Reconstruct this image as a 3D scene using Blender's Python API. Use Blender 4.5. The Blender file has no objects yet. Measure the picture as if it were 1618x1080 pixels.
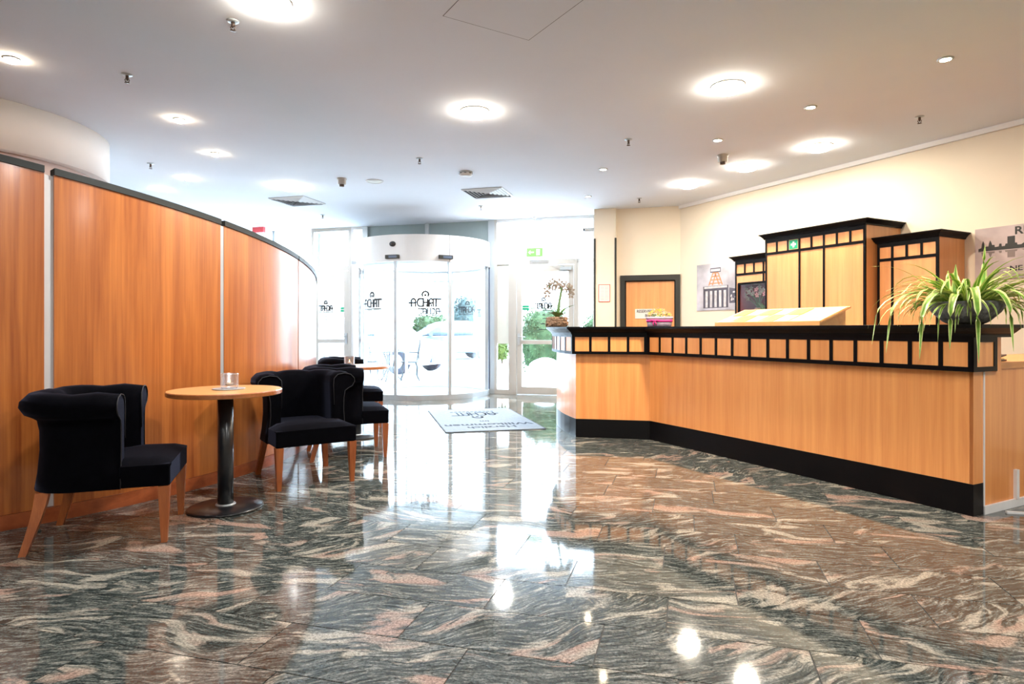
import bpy, math, random
from mathutils import Vector, Matrix
random.seed(7)
PI = math.pi
S = bpy.context.scene
COL = S.collection

# ------------------------------------------------------------------ camera, sky, exposure
cam_d = bpy.data.cameras.new('camera')
cam = bpy.data.objects.new('camera', cam_d)
COL.objects.link(cam)
cam.location = (0, 0, 1.12)
cam.rotation_euler = (PI / 2, 0, 0)
cam_d.sensor_width = 36
cam_d.lens = 985 / 1618 * 36
cam_d.shift_y = -19 / 1618
cam_d.clip_start = 0.05
S.camera = cam

world = bpy.data.worlds.new('overcast_sky')
S.world = world
world.use_nodes = True
bg = world.node_tree.nodes['Background']
bg.inputs[0].default_value = (0.66, 0.83, 1.0, 1)
bg.inputs[1].default_value = 14.0

S.view_settings.view_transform = 'Standard'
S.view_settings.look = 'None'
S.view_settings.exposure = 0.75
S.view_settings.gamma = 1.0
S.view_settings.use_curve_mapping = False
S.cycles.use_denoising = True
S.cycles.transparent_max_bounces = 24
S.cycles.max_bounces = 8
S.cycles.diffuse_bounces = 4
S.cycles.glossy_bounces = 4
S.cycles.use_adaptive_sampling = True
S.cycles.adaptive_threshold = 0.035
S.cycles.sample_clamp_indirect = 8.0
S.cycles.caustics_reflective = False
S.cycles.caustics_refractive = False

BIG_LAMP = 65.0       # radiance of the large ceiling lamps' diffusers
BIG_W = 32.0          # downward light of a large ceiling lamp in watts
SMALL_LAMP = 120.0    # radiance of the small halogen lamps
SPOT_W = 75.0         # beam of a small halogen lamp in watts

ALPHA = math.radians(15.7)
D1 = Vector((math.cos(ALPHA), -math.sin(ALPHA)))
D2 = Vector((math.sin(ALPHA), math.cos(ALPHA)))
CEIL = 3.05

# ------------------------------------------------------------------ materials
def new_mat(name):
    m = bpy.data.materials.new(name)
    m.use_nodes = True
    nt = m.node_tree
    b = nt.nodes['Principled BSDF']
    return m, nt, b

def plain(name, col, rough=0.5, metal=0.0, coat=0.0, coat_rough=0.1, spec=0.5, var=0.06, scale=6.0, bump=0.0, bscale=80.0, sheen=0.0, emit=None, estr=0.0):
    m, nt, b = new_mat(name)
    N, L = nt.nodes, nt.links
    tc = N.new('ShaderNodeTexCoord')
    nz = N.new('ShaderNodeTexNoise'); nz.inputs['Scale'].default_value = scale; nz.inputs['Detail'].default_value = 4
    L.new(tc.outputs['Object'], nz.inputs['Vector'])
    mp = N.new('ShaderNodeMapRange')
    mp.inputs[1].default_value = 0.3; mp.inputs[2].default_value = 0.7
    mp.inputs[3].default_value = 1 - var; mp.inputs[4].default_value = 1 + var
    L.new(nz.outputs[0], mp.inputs[0])
    mx = N.new('ShaderNodeVectorMath'); mx.operation = 'SCALE'
    mx.inputs[0].default_value = col[:3]
    L.new(mp.outputs[0], mx.inputs['Scale'])
    L.new(mx.outputs[0], b.inputs['Base Color'])
    b.inputs['Roughness'].default_value = rough
    b.inputs['Metallic'].default_value = metal
    b.inputs['Coat Weight'].default_value = coat
    b.inputs['Coat Roughness'].default_value = coat_rough
    b.inputs['Specular IOR Level'].default_value = spec
    if sheen:
        b.inputs['Sheen Weight'].default_value = sheen
        b.inputs['Sheen Roughness'].default_value = 0.35
        b.inputs['Sheen Tint'].default_value = (0.55, 0.62, 1.0, 1)
    if emit:
        b.inputs['Emission Color'].default_value = (*emit, 1)
        b.inputs['Emission Strength'].default_value = estr
    if bump:
        n2 = N.new('ShaderNodeTexNoise'); n2.inputs['Scale'].default_value = bscale; n2.inputs['Detail'].default_value = 3
        L.new(tc.outputs['Object'], n2.inputs['Vector'])
        bp = N.new('ShaderNodeBump'); bp.inputs['Strength'].default_value = bump; bp.inputs['Distance'].default_value = 0.01
        L.new(n2.outputs[0], bp.inputs['Height'])
        L.new(bp.outputs[0], b.inputs['Normal'])
    return m

def wood(name, dark, light, grain=(14, 14, 0.9), rough=0.4, coat=0.3, coat_rough=0.18, knots=False, spec=0.5):
    m, nt, b = new_mat(name)
    N, L = nt.nodes, nt.links
    tc = N.new('ShaderNodeTexCoord')
    oi = N.new('ShaderNodeObjectInfo')
    off = N.new('ShaderNodeVectorMath'); off.operation = 'MULTIPLY_ADD'
    L.new(oi.outputs['Random'], off.inputs[0]); off.inputs[1].default_value = (7, 5, 3)
    L.new(tc.outputs['Object'], off.inputs[2])
    mp = N.new('ShaderNodeMapping'); mp.inputs['Scale'].default_value = grain
    L.new(off.outputs[0], mp.inputs['Vector'])
    n1 = N.new('ShaderNodeTexNoise'); n1.inputs['Scale'].default_value = 1.0; n1.inputs['Detail'].default_value = 7; n1.inputs['Roughness'].default_value = 0.6; n1.inputs['Distortion'].default_value = 0.5
    L.new(mp.outputs[0], n1.inputs['Vector'])
    mp2 = N.new('ShaderNodeMapping'); mp2.inputs['Scale'].default_value = (grain[0] * 6, grain[1] * 6, grain[2] * 2)
    L.new(off.outputs[0], mp2.inputs['Vector'])
    n2 = N.new('ShaderNodeTexNoise'); n2.inputs['Scale'].default_value = 1.5; n2.inputs['Detail'].default_value = 3
    L.new(mp2.outputs[0], n2.inputs['Vector'])
    mixn = N.new('ShaderNodeMath'); mixn.operation = 'MULTIPLY_ADD'
    L.new(n2.outputs[0], mixn.inputs[0]); mixn.inputs[1].default_value = 0.35
    L.new(n1.outputs[0], mixn.inputs[2])
    cr = N.new('ShaderNodeValToRGB')
    cr.color_ramp.elements[0].position = 0.45; cr.color_ramp.elements[0].color = (*dark, 1)
    cr.color_ramp.elements[1].position = 0.85; cr.color_ramp.elements[1].color = (*light, 1)
    L.new(mixn.outputs[0], cr.inputs[0])
    colout = cr.outputs[0]
    if knots:
        mp3 = N.new('ShaderNodeMapping'); mp3.inputs['Scale'].default_value = (3.0, 3.0, 0.8)
        L.new(off.outputs[0], mp3.inputs['Vector'])
        vo = N.new('ShaderNodeTexVoronoi'); vo.inputs['Scale'].default_value = 1.6
        L.new(mp3.outputs[0], vo.inputs['Vector'])
        r2 = N.new('ShaderNodeMapRange'); r2.inputs[1].default_value = 0.015; r2.inputs[2].default_value = 0.05; r2.inputs[3].default_value = 0.45; r2.inputs[4].default_value = 1.0
        L.new(vo.outputs['Distance'], r2.inputs[0])
        mk = N.new('ShaderNodeVectorMath'); mk.operation = 'SCALE'
        L.new(colout, mk.inputs[0]); L.new(r2.outputs[0], mk.inputs['Scale'])
        colout = mk.outputs[0]
    L.new(colout, b.inputs['Base Color'])
    b.inputs['Roughness'].default_value = rough
    b.inputs['Coat Weight'].default_value = coat
    b.inputs['Coat Roughness'].default_value = coat_rough
    b.inputs['Specular IOR Level'].default_value = spec
    return m

def granite(name):
    m, nt, b = new_mat(name)
    N, L = nt.nodes, nt.links
    tc = N.new('ShaderNodeTexCoord')
    geo = N.new('ShaderNodeNewGeometry')
    oi = N.new('ShaderNodeObjectInfo')
    off = N.new('ShaderNodeVectorMath'); off.operation = 'MULTIPLY_ADD'
    L.new(oi.outputs['Random'], off.inputs[0]); off.inputs[1].default_value = (31, 17, 0)
    L.new(tc.outputs['Object'], off.inputs[2])
    # large swirl
    wn = N.new('ShaderNodeTexNoise'); wn.inputs['Scale'].default_value = 1.7; wn.inputs['Detail'].default_value = 2
    L.new(off.outputs[0], wn.inputs['Vector'])
    ws = N.new('ShaderNodeVectorMath'); ws.operation = 'MULTIPLY_ADD'
    L.new(wn.outputs['Color'], ws.inputs[0]); ws.inputs[1].default_value = (0.34, 0.34, 0)
    L.new(off.outputs[0], ws.inputs[2])
    # slab direction: own angle per tile
    ang = N.new('ShaderNodeMath'); ang.operation = 'MULTIPLY_ADD'
    L.new(oi.outputs['Random'], ang.inputs[0]); ang.inputs[1].default_value = 1.0; ang.inputs[2].default_value = -0.85
    vr = N.new('ShaderNodeVectorRotate'); vr.rotation_type = 'Z_AXIS'
    L.new(ws.outputs[0], vr.inputs['Vector']); L.new(ang.outputs[0], vr.inputs['Angle'])
    def streak(sx, sy, detail, rough, dist=0.0):
        mp = N.new('ShaderNodeMapping'); mp.inputs['Scale'].default_value = (sx, sy, 1)
        L.new(vr.outputs[0], mp.inputs['Vector'])
        n = N.new('ShaderNodeTexNoise'); n.inputs['Scale'].default_value = 1; n.inputs['Detail'].default_value = detail
        n.inputs['Roughness'].default_value = rough; n.inputs['Distortion'].default_value = dist
        L.new(mp.outputs[0], n.inputs['Vector'])
        return n.outputs[0]
    fine = streak(9.0, 60, 8, 0.8, 0.25)
    band = streak(2.4, 8.5, 6, 0.62, 0.8)
    pinkm = streak(1.6, 6.0, 3, 0.5, 0.5)
    sp = N.new('ShaderNodeTexNoise'); sp.inputs['Scale'].default_value = 95; sp.inputs['Detail'].default_value = 5; sp.inputs['Roughness'].default_value = 0.8
    L.new(off.outputs[0], sp.inputs['Vector'])
    r0 = N.new('ShaderNodeValToRGB')
    e = r0.color_ramp.elements
    e[0].position = 0.36; e[0].color = (0.012, 0.016, 0.016, 1)
    e[1].position = 0.64; e[1].color = (0.34, 0.33, 0.29, 1)
    k = e.new(0.50); k.color = (0.066, 0.078, 0.073, 1)
    L.new(fine, r0.inputs[0])
    r1 = N.new('ShaderNodeValToRGB')
    r1.color_ramp.elements[0].position = 0.535; r1.color_ramp.elements[0].color = (0, 0, 0, 1)
    r1.color_ramp.elements[1].position = 0.60; r1.color_ramp.elements[1].color = (1, 1, 1, 1)
    L.new(band, r1.inputs[0])
    r2 = N.new('ShaderNodeValToRGB')
    r2.color_ramp.elements[0].position = 0.48; r2.color_ramp.elements[0].color = (0.44, 0.40, 0.33, 1)
    r2.color_ramp.elements[1].position = 0.60; r2.color_ramp.elements[1].color = (0.40, 0.265, 0.21, 1)
    L.new(pinkm, r2.inputs[0])
    mx = N.new('ShaderNodeMix'); mx.data_type = 'RGBA'
    mfac = N.new('ShaderNodeMath'); mfac.operation = 'MULTIPLY'; mfac.inputs[1].default_value = 0.85
    L.new(r1.outputs[0], mfac.inputs[0])
    L.new(mfac.outputs[0], mx.inputs[0]); L.new(r0.outputs[0], mx.inputs[6]); L.new(r2.outputs[0], mx.inputs[7])
    spm = N.new('ShaderNodeMapRange'); spm.inputs[1].default_value = 0.35; spm.inputs[2].default_value = 0.65; spm.inputs[3].default_value = 0.28; spm.inputs[4].default_value = 1.36
    L.new(sp.outputs[0], spm.inputs[0])
    fin = N.new('ShaderNodeVectorMath'); fin.operation = 'SCALE'
    L.new(mx.outputs[2], fin.inputs[0]); L.new(spm.outputs[0], fin.inputs['Scale'])
    L.new(fin.outputs[0], b.inputs['Base Color'])
    b.inputs['Roughness'].default_value = 0.06
    b.inputs['Specular IOR Level'].default_value = 0.55
    return m

def glass(name, tint=(0.985, 0.995, 0.995), gl=0.8, base=0.03, rough=0.0):
    m, nt, b = new_mat(name)
    N, L = nt.nodes, nt.links
    N.remove(b)
    out = N['Material Output']
    tr = N.new('ShaderNodeBsdfTransparent'); tr.inputs[0].default_value = (*tint, 1)
    gs = N.new('ShaderNodeBsdfGlossy'); gs.inputs['Roughness'].default_value = rough; gs.inputs['Color'].default_value = (gl, gl, gl, 1)
    lw = N.new('ShaderNodeLayerWeight'); lw.inputs['Blend'].default_value = 0.5
    pw = N.new('ShaderNodeMath'); pw.operation = 'POWER'; L.new(lw.outputs['Facing'], pw.inputs[0]); pw.inputs[1].default_value = 5.0
    fr = N.new('ShaderNodeMath'); fr.operation = 'MULTIPLY_ADD'; L.new(pw.outputs[0], fr.inputs[0]); fr.inputs[1].default_value = 0.9; fr.inputs[2].default_value = base
    mx = N.new('ShaderNodeMixShader')
    L.new(fr.outputs[0], mx.inputs[0]); L.new(tr.outputs[0], mx.inputs[1]); L.new(gs.outputs[0], mx.inputs[2])
    L.new(mx.outputs[0], out.inputs['Surface'])
    return m

def emission(name, col, strength):
    m, nt, b = new_mat(name)
    b.inputs['Base Color'].default_value = (0.02, 0.02, 0.02, 1)
    b.inputs['Emission Color'].default_value = (*col, 1)
    b.inputs['Emission Strength'].default_value = strength
    return m

M = {}
M['granite'] = granite('polished_granite')
M['grout'] = plain('tile_joint', (0.03, 0.03, 0.03), 0.7)
M['ceiling'] = plain('cool_cast_ceiling_paint', (0.73, 0.76, 0.82), 0.9, var=0.015, scale=1.5, spec=0.2)  # white paint with the cool daylight cast mixed into its colour
M['white_wall'] = plain('white_wall_paint', (0.80, 0.79, 0.78), 0.9, var=0.02, scale=2, spec=0.2)
M['cream_wall'] = plain('cream_wall_paint', (0.75, 0.665, 0.54), 0.9, var=0.02, scale=2, spec=0.2)
M['pink_wall'] = plain('pinkish_wall_paint', (0.72, 0.60, 0.57), 0.9, var=0.02, spec=0.2)
M['wall_wood'] = wood('cherry_panel_wood', (0.27, 0.062, 0.011), (0.54, 0.175, 0.036), grain=(9, 9, 0.55), rough=0.33, coat=0.6, coat_rough=0.17, knots=True)
M['base_wood'] = wood('cherry_base_wood', (0.22, 0.045, 0.012), (0.40, 0.10, 0.03), grain=(4, 4, 12), rough=0.35, coat=0.3)
M['desk_wood'] = wood('beech_veneer', (0.76, 0.265, 0.066), (0.92, 0.385, 0.115), grain=(16, 16, 0.7), rough=0.42, coat=0.6, coat_rough=0.13)
M['desk_wood_h'] = wood('beech_edge', (0.56, 0.22, 0.06), (0.70, 0.30, 0.10), grain=(1, 14, 14), rough=0.42, coat=0.2)
M['cab_wood'] = wood('cabinet_veneer', (0.58, 0.24, 0.08), (0.74, 0.34, 0.125), grain=(15, 15, 0.6), rough=0.42, coat=0.25)
M['leg_wood'] = wood('chair_leg_wood', (0.24, 0.055, 0.013), (0.42, 0.12, 0.03), grain=(20, 20, 2), rough=0.3, coat=0.4)
M['table_wood'] = wood('table_top_wood', (0.62, 0.28, 0.085), (0.74, 0.38, 0.14), grain=(2, 12, 12), rough=0.35, coat=0.4)
M['table_edge'] = wood('table_edge_wood', (0.30, 0.09, 0.025), (0.45, 0.15, 0.045), grain=(8, 8, 8), rough=0.35, coat=0.4)
M['black'] = plain('black_lacquer', (0.003, 0.003, 0.004), 0.35, spec=0.12)
M['black_plinth'] = plain('black_plinth_laminate', (0.003, 0.003, 0.004), 0.3, spec=0.2)
M['cap'] = plain('dark_cap', (0.028, 0.030, 0.028), 0.5, spec=0.3)
M['black_metal'] = plain('black_powder_coat', (0.010, 0.011, 0.014), 0.3, coat=0.2)
M['velvet'] = plain('black_velvet', (0.0012, 0.0012, 0.0022), 0.95, spec=0.05, var=0.3, scale=20, sheen=0.09)
M['piping'] = plain('velvet_piping', (0.012, 0.012, 0.016), 0.6, spec=0.3)
M['white_metal'] = plain('white_aluminium', (0.62, 0.62, 0.62), 0.4, var=0.02, spec=0.4)
M['cream_metal'] = plain('cream_aluminium_frame', (0.44, 0.42, 0.39), 0.4, var=0.02, spec=0.4)
M['grey_metal'] = plain('grey_aluminium', (0.42, 0.46, 0.49), 0.35, metal=0.3, var=0.03)
M['dark_frame'] = plain('dark_blue_frame', (0.07, 0.10, 0.16), 0.35)
M['panel_grey'] = plain('grey_green_panel', (0.23, 0.29, 0.30), 0.5, var=0.03)
M['frosted'] = plain('frosted_film', (0.62, 0.64, 0.60), 0.6, var=0.02)
M['chrome'] = plain('chrome', (0.7, 0.7, 0.72), 0.15, metal=1.0)
M['glass'] = glass('window_glass')
M['cup_glass'] = glass('cup_glass', (0.90, 0.90, 0.92), 0.95, 0.16, 0.35)
M['ink'] = plain('grey_print', (0.012, 0.013, 0.015), 0.6)
M['ink_faint'] = plain('pale_grey_print', (0.035, 0.04, 0.045), 0.6)
M['black_ink'] = plain('black_print', (0.02, 0.02, 0.02), 0.6)
M['paper'] = plain('white_paper', (0.62, 0.62, 0.61), 0.7, var=0.02)
M['red'] = plain('red_print', (0.62, 0.07, 0.05), 0.6)
M['green'] = plain('green_sticker', (0.0, 0.33, 0.17), 0.5)
M['sprinkler'] = plain('bronze_metal', (0.10, 0.07, 0.06), 0.4, metal=0.6)
M['big_lamp'] = emission('lamp_diffuser', (1.0, 0.90, 0.74), BIG_LAMP)
M['small_lamp'] = emission('halogen_bulb', (1.0, 0.80, 0.55), SMALL_LAMP)
M['exit'] = emission('exit_sign_face', (0.22, 0.80, 0.10), 0.8)
M['exit_w'] = emission('exit_sign_symbol', (0.85, 1.0, 0.75), 1.0)
M['flame'] = emission('candle_flame', (1.0, 0.45, 0.12), 14.0)
M['wax'] = plain('candle_wax', (0.75, 0.55, 0.38), 0.6)
M['mat'] = plain('grey_blue_doormat', (0.30, 0.36, 0.42), 0.95, var=0.12, scale=60, spec=0.1, bump=0.5, bscale=300)
M['mat_edge'] = plain('doormat_edge', (0.10, 0.12, 0.14), 0.9)
M['mat_ink'] = plain('doormat_print', (0.07, 0.09, 0.12), 0.95, spec=0.1)
M['pavement'] = plain('pale_pavement', (0.78, 0.78, 0.78), 0.9, var=0.05, scale=3)
M['beige'] = plain('beige_render', (0.13, 0.115, 0.095), 0.9, var=0.04)
M['stone'] = plain('grey_stone', (0.20, 0.20, 0.20), 0.85, var=0.45, scale=25, bump=0.8, bscale=35)
M['bark'] = plain('bark_pot', (0.30, 0.19, 0.12), 0.9, var=0.45, scale=40, bump=1.0, bscale=60)
M['leaf'] = plain('leaf_green', (0.17, 0.36, 0.04), 0.4, var=0.25, scale=30)
M['leaf_cream'] = plain('leaf_cream_edge', (0.66, 0.72, 0.25), 0.45, var=0.15, scale=30)
M['orchid_leaf'] = plain('orchid_leaf', (0.14, 0.28, 0.06), 0.4, var=0.2)
M['orchid_stem'] = plain('orchid_stem', (0.12, 0.22, 0.08), 0.5)
M['petal'] = plain('cream_petal', (0.32, 0.26, 0.21), 0.6)
M['petal_pink'] = plain('pink_petal', (0.75, 0.30, 0.30), 0.6)
M['petal_yellow'] = plain('yellow_petal', (0.62, 0.42, 0.06), 0.6)
M['petal_salmon'] = plain('salmon_petal', (0.80, 0.42, 0.25), 0.6)
M['felt'] = plain('lilac_felt', (0.52, 0.42, 0.52), 0.95, var=0.2, scale=60)
M['ribbon'] = plain('magenta_ribbon', (0.62, 0.02, 0.20), 0.4)
M['red_inside'] = plain('dark_red_lining', (0.20, 0.03, 0.03), 0.5)
M['red_post'] = plain('red_post', (0.55, 0.02, 0.04), 0.35)
M['hedge'] = plain('hedge_leaf', (0.036, 0.062, 0.028), 0.6, var=0.5, scale=4, spec=0.1)
M['hedge_blue'] = plain('blue_green_hedge', (0.022, 0.046, 0.046), 0.6, var=0.4, scale=2)
M['lime'] = plain('lime_leaf', (0.05, 0.08, 0.003), 0.6, var=0.3, scale=10)
M['trunk'] = plain('trunk_bark', (0.10, 0.07, 0.05), 0.9)
M['terracotta'] = plain('terracotta', (0.42, 0.26, 0.20), 0.8)
M['car_white'] = plain('white_car_paint', (0.75, 0.76, 0.78), 0.2, coat=0.6, var=0.01)
M['car_silver'] = plain('steel_blue_car_paint', (0.06, 0.085, 0.12), 0.25, coat=0.4, var=0.01)
M['car_glass'] = plain('car_window', (0.03, 0.05, 0.08), 0.15, spec=0.3)
M['rubber'] = plain('tyre_rubber', (0.012, 0.016, 0.03), 0.8)
M['trim_dark'] = plain('car_grille', (0.015, 0.03, 0.055), 0.4)
M['iron'] = plain('cast_iron_paint', (0.018, 0.024, 0.028), 0.5)
M['yellow_paper'] = plain('yellow_card', (0.60, 0.34, 0.012), 0.6)
M['cream_paper'] = plain('cream_card', (0.52, 0.37, 0.15), 0.6)
M['dark_leather'] = plain('dark_brown_leather', (0.06, 0.025, 0.015), 0.4)
M['dark_mat'] = plain('dark_brown_mat', (0.035, 0.015, 0.010), 0.9)
M['cover'] = plain('white_cover_sheet', (0.78, 0.78, 0.78), 0.7)
M['dome'] = plain('smoked_dome', (0.02, 0.022, 0.028), 0.1, coat=0.5)
M['vent_dark'] = plain('vent_void', (0.05, 0.055, 0.07), 0.8)
M['red_box'] = plain('red_sign', (0.55, 0.05, 0.06), 0.5)

# ------------------------------------------------------------------ mesh helpers
class MB:
    def __init__(self):
        self.v = []; self.f = []; self.m = []; self.s = []
    def add(self, verts, faces, mi=0, smooth=False):
        o = len(self.v)
        self.v += [tuple(p) for p in verts]
        for f in faces:
            self.f.append([o + i for i in f]); self.m.append(mi); self.s.append(smooth)
        return self
    def box(self, x0, x1, y0, y1, z0, z1, mi=0, mat=None):
        vs = [Vector((x, y, z)) for z in (z0, z1) for (x, y) in ((x0, y0), (x1, y0), (x1, y1), (x0, y1))]
        if mat is not None: vs = [mat @ p for p in vs]
        fs = [(3, 2, 1, 0), (4, 5, 6, 7), (0, 1, 5, 4), (1, 2, 6, 5), (2, 3, 7, 6), (3, 0, 4, 7)]
        return self.add(vs, fs, mi)
    def prism(self, poly, z0, z1, mi=0, mat=None):
        n = len(poly)
        zf0 = z0 if callable(z0) else (lambda i: z0)
        zf1 = z1 if callable(z1) else (lambda i: z1)
        vs = [Vector((p[0], p[1], zf0(i))) for i, p in enumerate(poly)] + [Vector((p[0], p[1], zf1(i))) for i, p in enumerate(poly)]
        if mat is not None: vs = [mat @ p for p in vs]
        fs = [tuple(range(n - 1, -1, -1)), tuple(range(n, 2 * n))]
        for i in range(n):
            j = (i + 1) % n
            fs.append((i, j, n + j, n + i))
        return self.add(vs, fs, mi)
    def rings(self, rings, closed=True, caps=True, mi=0, smooth=True, loop=False):
        n = len(rings[0]); k = len(rings)
        vs = [p for r in rings for p in r]; fs = []
        for a in range(k if loop else k - 1):
            b = (a + 1) % k
            for i in range(n if closed else n - 1):
                j = (i + 1) % n
                fs.append((a * n + i, a * n + j, b * n + j, b * n + i))
        self.add(vs, fs, mi, smooth)
        if caps and closed and not loop:
            o = len(self.v) - len(vs)
            self.f.append([o + i for i in range(n - 1, -1, -1)]); self.m.append(mi); self.s.append(False)
            self.f.append([o + (k - 1) * n + i for i in range(n)]); self.m.append(mi); self.s.append(False)
        return self
    def tube(self, pts, r, n=8, mi=0, loop=False):
        pts = [Vector(p) for p in pts]; k = len(pts)
        rr = r if isinstance(r, (list, tuple)) else [r] * k
        rings = []; up = None
        for i, p in enumerate(pts):
            if loop: t = pts[(i + 1) % k] - pts[i - 1]
            else: t = pts[min(i + 1, k - 1)] - pts[max(i - 1, 0)]
            t = t.normalized() if t.length > 1e-9 else Vector((0, 0, 1))
            if up is None:
                up = Vector((0, 0, 1)) if abs(t.z) < 0.9 else Vector((1, 0, 0))
            a = t.cross(up)
            if a.length < 1e-6: a = t.orthogonal()
            a.normalize(); b = a.cross(t).normalized(); up = b
            rings.append([p + rr[i] * (math.cos(2 * PI * q / n) * a + math.sin(2 * PI * q / n) * b) for q in range(n)])
        return self.rings(rings, True, True, mi, True, loop)
    def lathe(self, prof, n=24, c=(0, 0, 0), mi=0, smooth=True):
        rings = []
        for r, z in prof:
            rings.append([Vector((c[0] + max(r, 1e-4) * math.cos(2 * PI * q / n), c[1] + max(r, 1e-4) * math.sin(2 * PI * q / n), c[2] + z)) for q in range(n)])
        return self.rings(rings, True, True, mi, smooth)
    def build(self, name, mats, parent=None, rel=None, bevel=0, smooth_angle=True):
        me = bpy.data.meshes.new(name)
        vs = self.v if rel is None else [(p[0] - rel[0], p[1] - rel[1], p[2] - rel[2]) for p in self.v]
        me.from_pydata([tuple(p) for p in vs], [], self.f)
        if not isinstance(mats, (list, tuple)): mats = [mats]
        for m in mats: me.materials.append(M[m] if isinstance(m, str) else m)
        me.polygons.foreach_set('material_index', self.m)
        me.polygons.foreach_set('use_smooth', self.s)
        me.update(); me.validate()
        import bmesh
        bm = bmesh.new(); bm.from_mesh(me); bmesh.ops.recalc_face_normals(bm, faces=bm.faces); bm.to_mesh(me); bm.free()
        o = bpy.data.objects.new(name, me)
        COL.objects.link(o)
        if parent is not None: o.parent = parent
        if bevel:
            b = o.modifiers.new('bevel', 'BEVEL'); b.width = bevel; b.segments = 3; b.limit_method = 'ANGLE'; b.angle_limit = math.radians(40)
        return o

def empty(name, loc=(0, 0, 0), rz=0.0):
    o = bpy.data.objects.new(name, None)
    COL.objects.link(o)
    o.location = loc; o.rotation_euler = (0, 0, rz)
    o.empty_display_size = 0.1
    return o

def tag(o, label=None, cat=None, group=None, kind=None):
    if label: o['label'] = label
    if cat: o['category'] = cat
    if group: o['group'] = group
    if kind: o['kind'] = kind
    return o

def copy_tree(o, parent=None):
    c = o.copy(); COL.objects.link(c)
    if parent is not None: c.parent = parent
    for ch in list(o.children): copy_tree(ch, c)
    return c

def text_obj(name, s, size, mat, parent, loc, rot=(PI / 2, 0, 0), depth=0.0008, sx=1.0):
    cu = bpy.data.curves.new('t', 'FONT'); cu.body = s; cu.size = size; cu.extrude = depth
    cu.offset = size * 0.022; cu.align_x = 'CENTER'; cu.align_y = 'CENTER'; cu.resolution_u = 3
    t = bpy.data.objects.new('t', cu); COL.objects.link(t)
    bpy.context.view_layer.update()
    dg = bpy.context.evaluated_depsgraph_get()
    me = bpy.data.meshes.new_from_object(t.evaluated_get(dg))
    bpy.data.objects.remove(t); bpy.data.curves.remove(cu)
    me.materials.clear(); me.materials.append(M[mat])
    o = bpy.data.objects.new(name, me); COL.objects.link(o)
    o.parent = parent; o.location = loc; o.rotation_euler = rot; o.scale = (sx, 1, 1)
    return o

def arc_pts(c, R, a0, a1, n):
    return [Vector((c[0] + R * math.cos(math.radians(a0 + (a1 - a0) * i / n)), c[1] + R * math.sin(math.radians(a0 + (a1 - a0) * i / n)))) for i in range(n + 1)]

# ------------------------------------------------------------------ the room shell
F0 = Vector((1.033, 10.6))
CW = Vector((2.62, 9.70))                       # corner of office wall and right wall
E1 = Vector((0.4605, -0.8877))                  # along the right wall, towards the camera
RZ_F = -ALPHA
RZ_W = math.atan2(E1.y, E1.x)
def facp(u, v=0.0): return F0 + u * D1 + v * D2

WL = CW - 1.30 * D1
outline = [Vector((-8, -3.5)), CW + E1 * ((9.70 + 3.5) / 0.8877), CW, WL, facp(0.42), facp(-9.4)]
outline_out = [Vector((-8.1, -3.6)), CW + E1 * 14.98 + Vector((0.2, 0)), CW + Vector((0.2, 0.1)), CW + 0.2 * D2 + Vector((0.1, 0.15)), facp(0.6, 0.12), facp(-9.55, 0.12)]

fl = MB().prism(outline_out, -0.12, -0.004).build('floor', 'grout'); tag(fl, 'polished grey granite tile floor with cream and pink veins', kind='structure')
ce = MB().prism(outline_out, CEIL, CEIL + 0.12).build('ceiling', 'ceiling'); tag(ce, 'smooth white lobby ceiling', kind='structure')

# floor tiles
TW, TH, GAP = 0.713, 0.3095, 0.005
tile_me = None
offs = {1.76: -0.741, 2.07: -0.303, 2.38: -0.076, 2.69: -0.513, 3.0: -0.8235, 3.31: -1.177, 3.62: -0.675, 3.93: -1.633, 4.24: -1.26}
def inside(p, poly):
    c = False; n = len(poly)
    for i in range(n):
        a, b = poly[i], poly[i - 1]
        if (a.y > p.y) != (b.y > p.y) and p.x < (b.x - a.x) * (p.y - a.y) / (b.y - a.y) + a.x: c = not c
    return c
WC = Vector((-5.192, 5.707)); WR = 3.248
QC = Vector((2.769, 3.744)); BC = Vector((1.411, 6.376)); AC = Vector((0.669, 6.527))
staff = [AC + Vector((0.35, 0.35)), BC + Vector((0.25, 0.2)), QC + Vector((0.35, 0.1)), CW + E1 * 6.6, CW, WL, Vector((1.3, 9.0))]
shown, rest = [], []
for k in range(-16, 28):
    v0 = 2.07 + TH * k
    key = min(offs, key=lambda q: abs(q - v0))
    u0 = offs[key] if abs(key - v0) < 0.1 else (k * 0.291) % TW
    for i in range(-16, 16):
        uc, vc = u0 + TW * (i + 0.5), v0 + TH * 0.5
        p = D1 * uc + D2 * vc
        if not all(inside(D1 * (uc + a * TW * 0.42) + D2 * (vc + b * TH * 0.42), outline) for a in (-1, 1) for b in (-1, 1)): continue
        hid = (p - WC).length < WR - 0.25 or inside(p, staff)
        px = 809 + 985 * p.x / p.y if p.y > 0.3 else 9e9
        py = 521 + 1103 / p.y if p.y > 0.3 else 9e9
        vis = (not hid) and -140 < px < 1760 and py < 1240
        (shown if vis else rest).append((uc, vc, py))
shown.sort(key=lambda t: -t[2])
rest += shown[300:]; shown = shown[:300]
tb = MB()
hx, hy, ch = (TW - GAP) / 2, (TH - GAP) / 2, 0.0015
bot = [(-hx, -hy, -0.004), (hx, -hy, -0.004), (hx, hy, -0.004), (-hx, hy, -0.004)]
mid = [(x, y, -ch) for x, y, z in bot]
top = [(-hx + ch, -hy + ch, 0), (hx - ch, -hy + ch, 0), (hx - ch, hy - ch, 0), (-hx + ch, hy - ch, 0)]
tb.rings([bot, [(x, y, 0) for x, y, z in bot]], smooth=False)
t0 = None
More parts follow.
